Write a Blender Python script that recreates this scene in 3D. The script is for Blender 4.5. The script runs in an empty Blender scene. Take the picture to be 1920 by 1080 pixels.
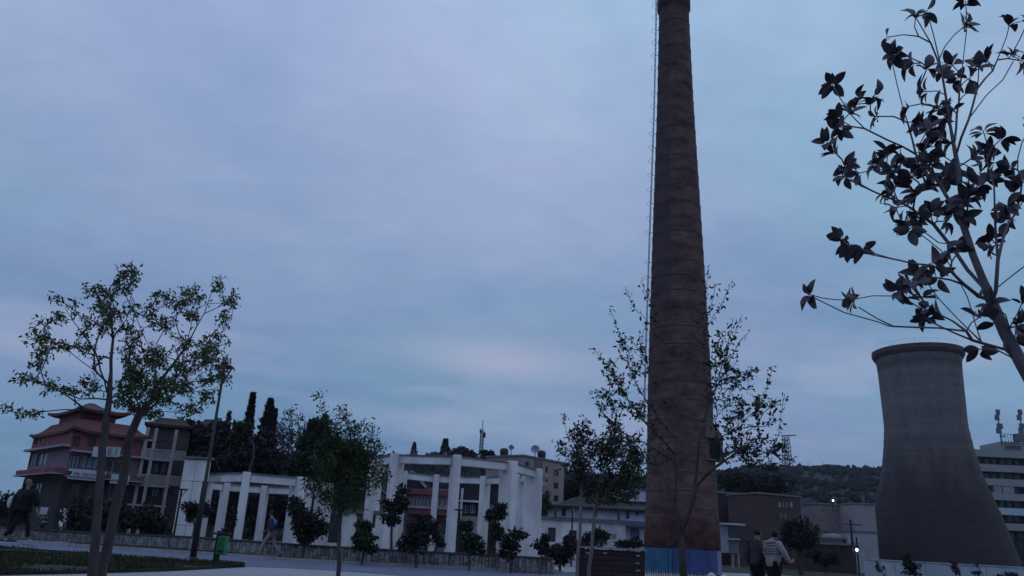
import bpy, math, random
import numpy as np
from mathutils import Vector, Matrix, noise as mnoise
random.seed(7); rng = np.random.default_rng(7)
S = bpy.context.scene
C = S.collection
# ------------------------------------------------------------------ camera
FPX = 1490.0
TH, RO = math.radians(17.96), math.radians(3.0)
CAM = Vector((0, 0, 1.0))
FW = Vector((0, math.cos(TH), math.sin(TH)))
_u = Vector((0, -math.sin(TH), math.cos(TH))); _r = Vector((1, 0, 0))
RT = math.cos(RO)*_r + math.sin(RO)*_u
UP = math.cos(RO)*_u - math.sin(RO)*_r
cd = bpy.data.cameras.new('camera'); cam = bpy.data.objects.new('camera', cd); C.objects.link(cam)
cd.sensor_width = 36; cd.lens = 36*FPX/1920; cd.clip_start = 0.1; cd.clip_end = 6000
M = Matrix((RT, UP, -FW)).transposed().to_4x4(); M.translation = CAM
cam.matrix_world = M
S.camera = cam
# ------------------------------------------------------------------ sky, sun, exposure
S.view_settings.view_transform = 'Standard'; S.view_settings.look = 'None'
S.view_settings.exposure = 0; S.view_settings.gamma = 1; S.view_settings.use_curve_mapping = False
W = bpy.data.worlds.new('World'); S.world = W; W.use_nodes = True
nt = W.node_tree; nt.nodes.clear()
def wn(t): return nt.nodes.new(t)
SUN_EL, SUN_AZ = math.radians(12), math.radians(75)
sky = wn('ShaderNodeTexSky'); sky.sky_type = 'NISHITA'; sky.sun_disc = False
sky.sun_elevation = SUN_EL; sky.sun_rotation = SUN_AZ
tc = wn('ShaderNodeTexCoord'); sep = wn('ShaderNodeSeparateXYZ'); nt.links.new(tc.outputs['Generated'], sep.inputs[0])
def wmath(op, a, b=None, c=None):
    n = wn('ShaderNodeMath'); n.operation = op
    for i, v in enumerate((a, b, c)):
        if v is None: continue
        if isinstance(v, (int, float)): n.inputs[i].default_value = v
        else: nt.links.new(v, n.inputs[i])
    return n.outputs[0]
zc = wmath('MAXIMUM', sep.outputs[2], 0.0)
den = wmath('ADD', zc, 0.22)
cx = wmath('DIVIDE', sep.outputs[0], den); cy = wmath('DIVIDE', sep.outputs[1], den)
comb = wn('ShaderNodeCombineXYZ'); nt.links.new(cx, comb.inputs[0]); nt.links.new(cy, comb.inputs[1])
def wnoise(scale, detail, rough, dist=0.0, off=(0, 0, 0), sc=(1, 1, 1)):
    mp = wn('ShaderNodeMapping'); mp.inputs['Location'].default_value = off; mp.inputs['Scale'].default_value = sc
    nt.links.new(comb.outputs[0], mp.inputs[0])
    n = wn('ShaderNodeTexNoise'); n.inputs['Scale'].default_value = scale; n.inputs['Detail'].default_value = detail
    n.inputs['Roughness'].default_value = rough; n.inputs['Distortion'].default_value = dist
    nt.links.new(mp.outputs[0], n.inputs['Vector']); return n.outputs['Fac']
def wramp(fac, stops):
    n = wn('ShaderNodeValToRGB'); nt.links.new(fac, n.inputs[0]); e = n.color_ramp.elements
    while len(e) < len(stops): e.new(0.5)
    for i, (p, c) in enumerate(stops): e[i].position = p; e[i].color = (*c, 1)
    return n.outputs[0]
def wmix(fac, a, b, mode='MIX'):
    n = wn('ShaderNodeMix'); n.data_type = 'RGBA'; n.blend_type = mode
    for k, v in ((0, fac), (6, a), (7, b)):
        if isinstance(v, (int, float)): n.inputs[k].default_value = v
        elif isinstance(v, tuple): n.inputs[k].default_value = (*v, 1)
        else: nt.links.new(v, n.inputs[k])
    return n.outputs[2]
grad = wramp(zc, [(0.0, (.125, .215, .385)), (.12, (.150, .250, .425)), (.30, (.196, .308, .485)), (.44, (.262, .375, .565)), (.60, (.340, .450, .665)), (1.0, (.35, .45, .67))])
n1 = wnoise(1.1, 3.0, .5, .3, (3.1, .4, 0)); n2 = wnoise(2.3, 5.0, .55, .4, (7.7, 2.2, 0)); n3 = wnoise(.8, 2, .5, 0, (12.3, 5.1, 0))
br = wramp(n1, [(.30, (.86, .91, .94)), (.50, (1, 1, 1)), (.70, (1.16, 1.12, 1.08))])
c1 = wmix(1.0, grad, br, 'MULTIPLY')
br2 = wramp(n2, [(.32, (.90, .94, .96)), (.50, (1, 1, 1)), (.68, (1.10, 1.07, 1.04))])
c2 = wmix(1.0, c1, br2, 'MULTIPLY')
lav = wramp(n3, [(.40, (.90, 1.02, .98)), (.60, (1.08, .975, 1.015))])
c3 = wmix(1.0, c2, lav, 'MULTIPLY')
# long low streaks of thinner, paler cloud near the horizon
strk = wn('ShaderNodeCombineXYZ'); nt.links.new(sep.outputs[0], strk.inputs[0]); nt.links.new(wmath('MULTIPLY', sep.outputs[2], 5.0), strk.inputs[2]); nt.links.new(sep.outputs[1], strk.inputs[1])
sn = wn('ShaderNodeTexNoise'); sn.inputs['Scale'].default_value = 2.4; sn.inputs['Detail'].default_value = 4; nt.links.new(strk.outputs[0], sn.inputs['Vector'])
sf = wramp(sn.outputs['Fac'], [(.50, (0, 0, 0)), (.66, (1, 1, 1))])
low = wramp(zc, [(.03, (0, 0, 0)), (.16, (.6, .6, .6)), (.30, (.5, .5, .5)), (.42, (0, 0, 0))])
sfl = wmix(1.0, sf, low, 'MULTIPLY')
c4 = wmix(sfl, c3, (.33, .385, .55))
# fine mottling of the cloud deck
n4 = wnoise(7.5, 6.0, .6, .6, (1.7, 9.2, 0), (1, 1.6, 1)); mot = wramp(n4, [(.30, (.955, .96, .97)), (.5, (1, 1, 1)), (.70, (1.05, 1.045, 1.035))]); c4 = wmix(1.0, c4, mot, 'MULTIPLY')
# one thinner, paler lens of cloud low in the north
def wgauss(v, c, w): return wmath('EXPONENT', wmath('MULTIPLY', wmath('POWER', wmath('DIVIDE', wmath('ABSOLUTE', wmath('SUBTRACT', v, c)), w), 2.0), -1.0))
lens = wmath('MULTIPLY', wmath('MULTIPLY', wgauss(sep.outputs[0], -.01, .13), wgauss(sep.outputs[2], .222, .026)), wmath('MULTIPLY', sn.outputs['Fac'], 1.7))
c4 = wmix(lens, c4, (.355, .395, .545))

bg1 = wn('ShaderNodeBackground'); nt.links.new(c4, bg1.inputs[0]); bg1.inputs[1].default_value = 1.07
bg2 = wn('ShaderNodeBackground'); nt.links.new(sky.outputs[0], bg2.inputs[0]); bg2.inputs[1].default_value = 0.006
ad = wn('ShaderNodeAddShader'); nt.links.new(bg1.outputs[0], ad.inputs[0]); nt.links.new(bg2.outputs[0], ad.inputs[1])
wo = wn('ShaderNodeOutputWorld'); nt.links.new(ad.outputs[0], wo.inputs[0])
sd = bpy.data.lights.new('sun', 'SUN'); so = bpy.data.objects.new('sun', sd); C.objects.link(so)
sd.energy = 0.06; sd.angle = math.radians(40); sd.color = (1.0, .86, .82)
sdir = Vector((math.sin(SUN_AZ)*math.cos(SUN_EL+.5), math.cos(SUN_AZ)*math.cos(SUN_EL+.5), math.sin(SUN_EL+.5)))
so.rotation_euler = sdir.to_track_quat('Z', 'Y').to_euler(); so.location = (0, 0, 80)
S.cycles.max_bounces = 5; S.cycles.diffuse_bounces = 3; S.cycles.transparent_max_bounces = 8
# ------------------------------------------------------------------ measuring helpers
def ray(px, py): return FW*FPX + RT*(px-960) - UP*(py-540)
def at(px, py, Y):
    d = ray(px, py); return CAM + d*((Y-CAM.y)/d.y)
def gnd(px, py, z=0.0):
    d = ray(px, py); return CAM + d*((z-CAM.z)/d.z)
def hit(px, py, p0, d):            # ray against the vertical plane through p0 along d -> (t, z)
    r = ray(px, py); n = Vector((d[1], -d[0], 0)); p = CAM + r*((Vector(p0)-CAM).dot(n)/r.dot(n))
    return (p-Vector(p0)).dot(Vector((d[0], d[1], 0))), p.z
# ------------------------------------------------------------------ materials
MATS = {}
def mat(name, col, rough=.85, var=.25, scale=3.0, bump=.3, bscale=None, island=0.0, col2=None, spec=.3, metal=0.0, stretch=(1, 1, 1), emit=None):
    if name in MATS: return MATS[name]
    m = bpy.data.materials.new(name); m.use_nodes = True; t = m.node_tree; b = t.nodes['Principled BSDF']
    b.inputs['Roughness'].default_value = rough; b.inputs['Specular IOR Level'].default_value = spec; b.inputs['Metallic'].default_value = metal
    co = t.nodes.new('ShaderNodeTexCoord'); mp = t.nodes.new('ShaderNodeMapping'); mp.inputs['Scale'].default_value = stretch
    t.links.new(co.outputs['Object'], mp.inputs[0])
    n = t.nodes.new('ShaderNodeTexNoise'); n.inputs['Scale'].default_value = scale; n.inputs['Detail'].default_value = 6; n.inputs['Roughness'].default_value = .65
    t.links.new(mp.outputs[0], n.inputs['Vector'])
    r = t.nodes.new('ShaderNodeValToRGB'); t.links.new(n.outputs['Fac'], r.inputs[0])
    a = col2 if col2 else tuple(c*(1-var) for c in col)
    z = tuple(min(1, c*(1+var)) for c in col)
    e = r.color_ramp.elements; e[0].position = .32; e[0].color = (*a, 1); e[1].position = .68; e[1].color = (*z, 1)
    out = r.outputs[0]
    if island:
        g = t.nodes.new('ShaderNodeNewGeometry'); mr = t.nodes.new('ShaderNodeMapRange'); t.links.new(g.outputs['Random Per Island'], mr.inputs[0])
        mr.inputs['To Min'].default_value = 1-island; mr.inputs['To Max'].default_value = 1+island
        mm = t.nodes.new('ShaderNodeVectorMath'); mm.operation = 'SCALE'; t.links.new(out, mm.inputs[0]); t.links.new(mr.outputs[0], mm.inputs['Scale']); out = mm.outputs[0]
    t.links.new(out, b.inputs['Base Color'])
    if bump:
        n2 = t.nodes.new('ShaderNodeTexNoise'); n2.inputs['Scale'].default_value = bscale or scale*6; n2.inputs['Detail'].default_value = 4
        t.links.new(co.outputs['Object'], n2.inputs['Vector'])
        bp = t.nodes.new('ShaderNodeBump'); bp.inputs['Strength'].default_value = bump; bp.inputs['Distance'].default_value = .03
        t.links.new(n2.outputs['Fac'], bp.inputs['Height']); t.links.new(bp.outputs[0], b.inputs['Normal'])
    if emit:
        b.inputs['Emission Color'].default_value = (*emit[0], 1); b.inputs['Emission Strength'].default_value = emit[1]
    MATS[name] = m; return m
# ------------------------------------------------------------------ mesh building
ORG = {}
class MB:
    def __init__(s): s.v = []; s.f = []; s.mi = []
    def quad(s, a, b, c, d): i = len(s.v); s.v += [tuple(a), tuple(b), tuple(c), tuple(d)]; s.f.append((i, i+1, i+2, i+3))
    def box(s, c, size, rz=0.0, ax=None, taper=1.0):
        c = Vector(c); hx, hy, hz = size[0]/2, size[1]/2, size[2]/2
        if ax is None: X = Vector((math.cos(rz), math.sin(rz), 0)); Y = Vector((-math.sin(rz), math.cos(rz), 0)); Z = Vector((0, 0, 1))
        else: X, Y, Z = ax
        i = len(s.v)
        for z, k in ((-1, 1.0), (1, taper)):
            for x, y in ((-1, -1), (1, -1), (1, 1), (-1, 1)): s.v.append(tuple(c+X*hx*x*k+Y*hy*y*k+Z*hz*z))
        s.f += [(i+3, i+2, i+1, i), (i+4, i+5, i+6, i+7), (i, i+1, i+5, i+4), (i+1, i+2, i+6, i+5), (i+2, i+3, i+7, i+6), (i+3, i, i+4, i+7)]
        return s
    def beam(s, a, b, w, h, up=(0, 0, 1)):     # a rectangular bar from a to b
        a, b = Vector(a), Vector(b); X = (b-a); L = X.length; X.normalize(); Y = Vector(up).cross(X).normalized(); Z = X.cross(Y)
        return s.box((a+b)/2, (L, w, h), ax=(X, Y, Z))
    def tube(s, pts, rad, n=8, cap=True):
        pts = [Vector(p) for p in pts]
        if not hasattr(rad, '__len__'): rad = [rad]*len(pts)
        i0 = len(s.v)
        for k, p in enumerate(pts):
            d = (pts[min(k+1, len(pts)-1)]-pts[max(k-1, 0)]).normalized()
            a = Vector((1, 0, 0)) if abs(d.x) < .7 else Vector((0, 1, 0)); X = d.cross(a).normalized(); Y = d.cross(X)
            for j in range(n):
                t = 2*math.pi*j/n; s.v.append(tuple(p+(X*math.cos(t)+Y*math.sin(t))*rad[k]))
        for k in range(len(pts)-1):
            for j in range(n):
                a = i0+k*n+j; b = i0+k*n+(j+1) % n; s.f.append((a, a+n, b+n, b))
        if cap: s.f.append(tuple(range(i0, i0+n))); s.f.append(tuple(range(i0+(len(pts)-1)*n, i0+len(pts)*n))[::-1])
        return s
    def lathe(s, c, prof, n=32, a0=0, a1=2*math.pi, close=True):
        c = Vector(c); i0 = len(s.v); full = abs(a1-a0-2*math.pi) < 1e-6; m = n if full else n+1
        for r, z in prof:
            for j in range(m):
                t = a0+(a1-a0)*j/n; s.v.append((c.x+r*math.cos(t), c.y+r*math.sin(t), c.z+z))
        for k in range(len(prof)-1):
            for j in range(n):
                a = i0+k*m+j; b = i0+k*m+(j+1) % m; s.f.append((a, b, b+m, a+m))
        return s
    def ball(s, c, r, n=10, m=6, jit=0.0, seed=0):
        rx, ry, rz_ = (r, r, r) if not hasattr(r, '__len__') else r
        c = Vector(c); i0 = len(s.v); R = random.Random(seed)
        for k in range(m+1):
            ph = math.pi*k/m
            for j in range(n):
                t = 2*math.pi*j/n; q = 1+R.uniform(-jit, jit)
                s.v.append((c.x+rx*math.sin(ph)*math.cos(t)*q, c.y+ry*math.sin(ph)*math.sin(t)*q, c.z+rz_*math.cos(ph)*q))
        for k in range(m):
            for j in range(n):
                a = i0+k*n+j; b = i0+k*n+(j+1) % n; s.f.append((a, a+n, b+n, b))
        return s
    def poly(s, pts, z): i = len(s.v); s.v += [(p[0], p[1], z) for p in pts]; s.f.append(tuple(range(i, i+len(pts)))); return s
    def build(s, name, m, parent=None, smooth=False, label=None, origin=None, kind=None, bevel=0):
        o_ = ORG[parent.name] if parent else Vector(origin if origin is not None else (0, 0, 0))
        me = bpy.data.meshes.new(name); me.from_pydata([(x-o_[0], y-o_[1], z-o_[2]) for x, y, z in s.v], [], s.f)
        if smooth: me.shade_smooth()
        me.materials.append(m)
        o = bpy.data.objects.new(name, me); C.objects.link(o); ORG[o.name] = o_
        if parent: o.parent = parent
        else: o.location = o_
        if label: o['label'] = label
        if kind: o['kind'] = kind
        if bevel:
            b = o.modifiers.new('b', 'BEVEL'); b.width = bevel; b.segments = 2; b.limit_method = 'ANGLE'
        return o
def npmesh(name, V, F, m, parent=None, origin=(0, 0, 0), kind=None, smooth=False):
    o_ = ORG[parent.name] if parent else Vector(origin)
    V = np.asarray(V, dtype=np.float32)-np.array(o_, dtype=np.float32); F = np.asarray(F, dtype=np.int32); k = F.shape[1]
    me = bpy.data.meshes.new(name); me.vertices.add(len(V)); me.vertices.foreach_set('co', V.ravel())
    me.loops.add(F.size); me.loops.foreach_set('vertex_index', F.ravel()); me.polygons.add(len(F))
    me.polygons.foreach_set('loop_start', np.arange(len(F), dtype=np.int32)*k)
    me.update(calc_edges=True)
    if smooth: me.shade_smooth()
    me.materials.append(m); o = bpy.data.objects.new(name, me); C.objects.link(o); ORG[o.name] = Vector(o_)
    if parent: o.parent = parent
    else: o.location = o_
    if kind: o['kind'] = kind
    return o
def thing(name, label, cat, loc, group=None):
    o = bpy.data.objects.new(name, None); C.objects.link(o); o.location = loc; o.empty_display_size = .3
    o['label'] = label; o['category'] = cat
    if group: o['group'] = group
    ORG[o.name] = Vector(loc); return o
def tag(o, label, cat, group=None):
    o['label'] = label; o['category'] = cat
    if group: o['group'] = group
    return o
# ------------------------------------------------------------------ ground height
def gz(x, y):
    a = max(0.0, min(1.0, (-x-7)/8)); a = a*a*(3-2*a)
    b = max(0.0, min(1.0, (40-y)/14)); c = max(0, min(1, (y-14)/6))
    return .30*a*b*c
def ggnd(px, py, dz=0.0):
    z = 0.0
    for _ in range(8):
        p = gnd(px, py, z); z = gz(p.x, p.y)
    p.z = z+dz; return p
# ================================================================== ground
M_EARTH = mat('earth_grass', (.024, .026, .018), .95, .45, 1.3, .6, 14)
M_PLAZA = mat('pale_paving', (.27, .26, .29), .55, .12, .5, .25, 9, spec=.4)
M_PATH = mat('blue_grey_path', (.095, .110, .175), .75, .22, .35, .3, 30, spec=.4)
M_KERB = mat('kerb_concrete', (.30, .29, .30), .8, .2, 2, .3)
M_GRASS = mat('grass_blade', (.034, .038, .018), .8, .35, .8, 0, island=.45)
def grid(xs, ys, zf):
    V = [(x, y, zf(x, y)) for y in ys for x in xs]; n = len(xs)
    F = [(j*n+i, j*n+i+1, (j+1)*n+i+1, (j+1)*n+i) for j in range(len(ys)-1) for i in range(n-1)]
    return V, F
xs = [-1500, -800, -300, -120, -60]+list(np.arange(-45, 45, 1.0))+[60, 120, 300, 800, 1500]
ys = [-600, -60, -20]+list(np.arange(-5, 62, 1.0))+[80, 120, 300, 800, 1600]
V, F = grid(xs, ys, lambda x, y: gz(x, y))
npmesh('ground', V, F, M_EARTH, kind='structure', smooth=True)
def interp(pts, x):
    for (a, b), (c, d) in zip(pts, pts[1:]):
        if x <= c: return b+(d-b)*max(0, (x-a)/(c-a))
    return pts[-1][1]
def polyline(pts, step=8):
    out = []
    x = pts[0][0]
    while x <= pts[-1][0]: out.append((x, interp(pts, x))); x += step
    return out
def strip(name, fa, fb, dz, m, kind='structure', n=6):
    V = []; F = []
    for k, (a, b) in enumerate(zip(fa, fb)):
        for j in range(n):
            t = j/(n-1); x = a[0]+(b[0]-a[0])*t; y = a[1]+(b[1]-a[1])*t
            V.append((x, y, gz(x, y)+dz))
    for k in range(len(fa)-1):
        for j in range(n-1): a = k*n+j; F.append((a, a+n, a+n+1, a+1))
    return npmesh(name, V, F, m, kind=kind, smooth=True)
FAR = [(-120, 1006), (0, 1014), (130, 1026), (240, 1032), (408, 1042), (513, 1050), (620, 1056.5), (800, 1065), (1045, 1077), (1130, 1081)]
NEAR = [(-120, 1024), (0, 1031), (100, 1036), (185, 1041), (240, 1048), (330, 1052), (420, 1058), (461, 1063), (540, 1066), (620, 1070), (740, 1079), (900, 1096), (1130, 1135)]
farw = [tuple(ggnd(x, y)[:2]) for x, y in polyline(FAR)]
nearw = [tuple(ggnd(x, y)[:2]) for x, y in polyline(NEAR)]
PL = [(-120, 1086), (0, 1079), (159, 1076), (300, 1072), (380, 1068), (461, 1063), (540, 1066), (620, 1070), (740, 1079), (900, 1096), (1130, 1135)]
plw = [tuple(ggnd(x, y)[:2]) for x, y in polyline(PL)]
strip('plaza_paving', plw, [(p[0]*.3, 1.0) for p in plw], .006, M_PLAZA, n=14)
strip('footpath', farw, nearw, .012, M_PATH, n=6)
isl_far = [(a, b) for a, b in nearw[:int((461+120)/8)+1]]; isl_near = plw[:int((461+120)/8)+1]
# right-hand paving that runs on past the chimney
strip('park_paving', [(1.2+.9*i, 57) for i in range(40)], [(1.2+.9*i if i else 1.2, 18 if i > 2 else 40) for i in range(40)], .009, M_PLAZA, n=12)
k = MB()
for a, b in zip(farw, farw[1:]):
    k.beam((a[0], a[1]+.08, gz(*a)+.06), (b[0], b[1]+.08, gz(*b)+.06), .16, .12)
k.build('path_kerb', M_KERB, kind='structure')
k = MB()
for line in (isl_far, isl_near):
    for a, b in zip(line, line[1:]): k.beam((a[0], a[1], gz(*a)+.03), (b[0], b[1], gz(*b)+.03), .1, .09)
k.build('lawn_edging', M_EARTH, kind='structure')
M_SOIL = mat('lawn_soil', (.034, .031, .025), .95, .5, 1.6, .7, 12)
strip('lawn', isl_far, isl_near, .05, M_SOIL, n=8)
def blades(name, pos, h, m, w=.02):
    n = len(pos); P = np.array(pos); a = rng.uniform(0, 6.28, n); hh = h*rng.uniform(.5, 1.5, n); ww = w*rng.uniform(.6, 1.5, n)
    V = np.zeros((n, 3, 3)); V[:, 0] = P; V[:, 1] = P; V[:, 2] = P
    V[:, 0, 0] -= np.cos(a)*ww; V[:, 0, 1] -= np.sin(a)*ww; V[:, 1, 0] += np.cos(a)*ww; V[:, 1, 1] += np.sin(a)*ww
    V[:, 2, 2] += hh; V[:, 2, 0] += rng.normal(0, .35, n)*hh; V[:, 2, 1] += rng.normal(0, .35, n)*hh
    o = npmesh(name, V.reshape(-1, 3), np.arange(3*n).reshape(-1, 3), m, kind='stuff'); return o
pos = []
while len(pos) < 15000:
    i = rng.integers(0, len(isl_far)-1); t = rng.uniform(0, 1); u = rng.uniform(0, 1)
    a = isl_far[i]; b = isl_near[i]; c = isl_far[i+1]
    x = a[0]+(b[0]-a[0])*t+(c[0]-a[0])*u; y = a[1]+(b[1]-a[1])*t+(c[1]-a[1])*u
    if mnoise.noise((x*.7, y*.7, 0)) < rng.uniform(-.35, .25): continue
    pos.append((x, y, gz(x, y)+.05))
tag(blades('lawn_grass', pos, .07, M_GRASS), 'patchy dark grass on the lawn tip beside the path', 'grass')
# ---------------- low stone wall behind the path
WALL = [(-90, 45), (60, 42), (200, 38.5), (330, 36.5), (480, 35.2), (600, 34.4), (730, 34), (950, 33.8), (1046, 33.8)]
def wpt(px): Y = interp(WALL, px); p = at(px, 1040, Y); return Vector((p.x, Y, gz(p.x, Y)))
wp = [wpt(x) for x in range(-90, 1047, 12)]
M_STONE = mat('wall_stone', (.22, .21, .215), .9, .3, 2.5, .5, island=.4)
M_MORTAR = mat('wall_mortar', (.07, .068, .07), .95, .2, 4, .3)
M_COPE = mat('wall_coping', (.065, .062, .066), .9, .3, 3, .3)
wr = thing('stone_wall', 'low rubble stone wall with dark coping running behind the path and the grass verge', 'wall', wp[40])
core = MB(); cope = MB(); st = MB()
for a, b in zip(wp, wp[1:]):
    core.beam(a+Vector((0, .17, .28)), b+Vector((0, .17, .28)), .24, .56)
    cope.beam(a+Vector((0, .14, .60)), b+Vector((0, .14, .60)), .40, .07)
    d = (b-a); L = d.length; d.normalize(); t = 0.0
    while t < L:
        w = random.uniform(.08, .19); z = .02
        while z < .50:
            h = random.choice([random.uniform(.12, .22), random.uniform(.2, .5)]); h = min(h, .555-z)
            if h < .05: break
            p = a+d*(t+w/2); st.box((p.x, p.y+.03-random.uniform(0, .035), p.z+z+h/2), (w*.86, .10, h*.9), math.atan2(d.y, d.x), taper=random.uniform(.85, 1)); z += h
        t += w
core.build('wall_core', M_MORTAR, wr); cope.build('coping', M_COPE, wr); st.build('stone', M_STONE, wr, kind='stuff')
pos = []
while len(pos) < 16000:
    i = rng.integers(0, len(wp)-1); t = rng.uniform(0, 1); a = wp[i].lerp(wp[i+1], t); s = rng.uniform(0, 1)**1.5
    y = a.y-.05-s*4.6; x = a.x+a.x/a.y*(y-a.y)
    px = 960+1559*x/y; fy = ggnd(px, interp(FAR, px)).y+.25
    if y < fy: continue
    pos.append((x, y, gz(x, y)))
tag(blades('verge_grass', pos, .10, M_GRASS, .025), 'dark uncut grass verge between the path kerb and the stone wall', 'grass')
# ================================================================== hill
RIDGE = [(-400, 1010), (0, 975), (330, 900), (500, 872), (640, 872), (720, 875), (760, 876), (830, 876), (880, 876), (960, 886), (1055, 898), (1120, 904), (1205, 910), (1350, 900), (1420, 893), (1500, 892), (1655, 896), (1850, 906), (2300, 930)]
RY = [(-400, 200), (600, 230), (950, 270), (1350, 420), (1500, 600), (2300, 700)]
cols = list(range(-400, 2301, 20)); V = []; F = []; rows = 22
def hillz(px, s):
    Yr = interp(RY, px); zr = at(px, interp(RIDGE, px), Yr).z; s1 = min(s, 1.0)
    return zr*(s1*s1*(3-2*s1))**.8*(1 if s <= 1 else 1-.25*(s-1))
def hillp(px, s):
    Yr = interp(RY, px); Y = 125+(Yr-125)*s; x = at(px, 1000, Y).x
    z = hillz(px, s)+(mnoise.noise((x*.03, Y*.03, 2))*3.0*min(1, s*2)*(1-min(1, s))*2)
    return Vector((x, Y, z-.3))
for r in range(rows):
    s = r/14
    for px in cols: V.append(tuple(hillp(px, s)))
for r in range(rows-1):
    for c in range(len(cols)-1): a = r*len(cols)+c; F.append((a, a+1, a+1+len(cols), a+len(cols)))
M_HILL = mat('hill_scrub', (.015, .019, .023), .95, .4, .05, .5, .6)  # scrub colour carries the same painted haze blue as the forest
npmesh('hill', V, F, M_HILL, kind='structure', smooth=True)
M_FOREST = mat('forest_foliage', (.014, .018, .022), .95, .2, .05, 0, island=.12)  # blue of the distance haze is mixed into the foliage colour
base = []
for k_ in range(5):
    ph = math.pi*k_/4
    for j in range(6): base.append((math.sin(ph)*math.cos(j*math.pi/3+k_*.5), math.sin(ph)*math.sin(j*math.pi/3+k_*.5), math.cos(ph)))
base = np.array(base); fb = np.array([(k_*6+j, (k_+1)*6+j, (k_+1)*6+(j+1) % 6, k_*6+(j+1) % 6) for k_ in range(4) for j in range(6)])
Vs = []; Fs = []
for i in range(14000):
    px = rng.uniform(-380, 2280); s = rng.uniform(.01, 1.0)
    if 1 > s > .97 or rng.random() < .15: s = 1.0
    p = hillp(px, s); q = rng.uniform(.8, 2.1)*(1-.1*(interp(RY, px) > 400)); h = q*rng.uniform(.7, 1.2)
    v = base*np.array([q, q, h])*(1+rng.uniform(-.28, .28, (len(base), 1)))+np.array([p.x, p.y, p.z+h*.45]); Fs.append(fb+len(Vs)*len(base)); Vs.append(v)
o = npmesh('forest', np.concatenate(Vs), np.concatenate(Fs), M_FOREST, kind='stuff')
tag(o, 'dark scrub and woodland covering the long hill behind the houses', 'forest')
# ================================================================== cooling tower
TY = 130.0
prof_px = [(655, 1725, 176), (676, 1724.5, 166), (682, 1724.5, 163), (711, 1729.5, 155), (750, 1734, 152), (789, 1738, 156), (827, 1742, 166), (872, 1748, 182), (912, 1752, 205), (952, 1756, 238), (997, 1762, 264), (1055, 1768, 299)]
def rz(px, py, w, Y, ax=None):
    p = at(px, py, Y); dep = (p-CAM).dot(FW); return p, w/2*dep/FPX*math.cos(math.atan2(abs(p.x), p.y))
tb = at(1768, 1060, TY); tx = at(1746, 900, TY).x
prof = []
for y, cx_, w in prof_px:
    p, r = rz(cx_, y, w, TY); prof.append((p.z, r))
prof.sort()
def prof_r(z):
    for (a, ra), (b, rb) in zip(prof, prof[1:]):
        if z <= b: t = max(0, (z-a)/(b-a)); return ra+(rb-ra)*t
    return prof[-1][1]
ztop = prof[-1][0]-.7
zs = np.arange(1.5, ztop, .45)
def smooth_r(z): return sum(prof_r(z+d) for d in (-2.4, -1.2, 0, 1.2, 2.4))/5 if z < ztop-3 else prof_r(z)
rr = [smooth_r(z) for z in zs]
for _ in range(3): rr = [rr[0]]+[(rr[i-1]+rr[i]*2+rr[i+1])/4 for i in range(1, len(rr)-1)]+[rr[-1]]
tw = thing('cooling_tower', 'tall waisted concrete cooling tower with a projecting rim on the right', 'cooling tower', (tx, TY, 0))
def conc_tower():
    m = bpy.data.materials.new('tower_concrete'); m.use_nodes = True; t = m.node_tree; b = t.nodes['Principled BSDF']; b.inputs['Roughness'].default_value = .93
    N = t.nodes.new; L = t.links.new
    co = N('ShaderNodeTexCoord'); sp = N('ShaderNodeSeparateXYZ'); L(co.outputs['Object'], sp.inputs[0])
    def nz(sc, det, s): 
        mp = N('ShaderNodeMapping'); mp.inputs['Scale'].default_value = s; L(co.outputs['Object'], mp.inputs[0]); n = N('ShaderNodeTexNoise'); n.inputs['Scale'].default_value = sc; n.inputs['Detail'].default_value = det; n.inputs['Roughness'].default_value = .6; L(mp.outputs[0], n.inputs['Vector']); return n.outputs['Fac']
    def mth(op, a, b2): 
        n = N('ShaderNodeMath'); n.operation = op
        for i, v in enumerate((a, b2)):
            if isinstance(v, (int, float)): n.inputs[i].default_value = v
            else: L(v, n.inputs[i])
        return n.outputs[0]
    big = nz(.16, 5, (1, 1, .7)); streak = nz(.5, 4, (1, 1, .10)); fine = nz(1.6, 5, (1, 1, 1)); lay = nz(.7, 3, (.05, .05, 1.2))
    # lower shell toned darker and browner, with a ragged edge
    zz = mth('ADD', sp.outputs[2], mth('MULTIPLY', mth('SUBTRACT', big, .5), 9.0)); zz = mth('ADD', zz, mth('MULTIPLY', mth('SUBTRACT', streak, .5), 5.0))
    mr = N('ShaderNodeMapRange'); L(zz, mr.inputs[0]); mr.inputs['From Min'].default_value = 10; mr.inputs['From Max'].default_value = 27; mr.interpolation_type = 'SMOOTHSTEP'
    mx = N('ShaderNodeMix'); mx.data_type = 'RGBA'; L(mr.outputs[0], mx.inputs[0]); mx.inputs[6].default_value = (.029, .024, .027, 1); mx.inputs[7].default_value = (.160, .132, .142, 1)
    v = mth('ADD', mth('MULTIPLY', streak, .7), mth('MULTIPLY', fine, .8)); v = mth('ADD', v, mth('MULTIPLY', lay, .8)); v = mth('ADD', v, -.15)
    sc = N('ShaderNodeVectorMath'); sc.operation = 'SCALE'; L(mx.outputs[2], sc.inputs[0]); L(v, sc.inputs['Scale']); L(sc.outputs[0], b.inputs['Base Color'])
    bp = N('ShaderNodeBump'); bp.inputs['Distance'].default_value = .1; bp.inputs['Strength'].default_value = .5; L(fine, bp.inputs['Height']); L(bp.outputs[0], b.inputs['Normal'])
    return m
M_TOWER = conc_tower()
pf = []
for i, (z, r) in enumerate(zip(zs, rr)):
    pf.append((r+(.05 if i % 3 == 0 else 0), z))
pf += [(rr[-1]-.3, ztop), (rr[-1]-.5, ztop-4), (rr[-1]-.7, ztop-14)]
MB().lathe((tx, TY, 0), pf, 96).build('shell', M_TOWER, tw, smooth=True)
p, rrim = rz(1724, 660, 178, TY)
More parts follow.
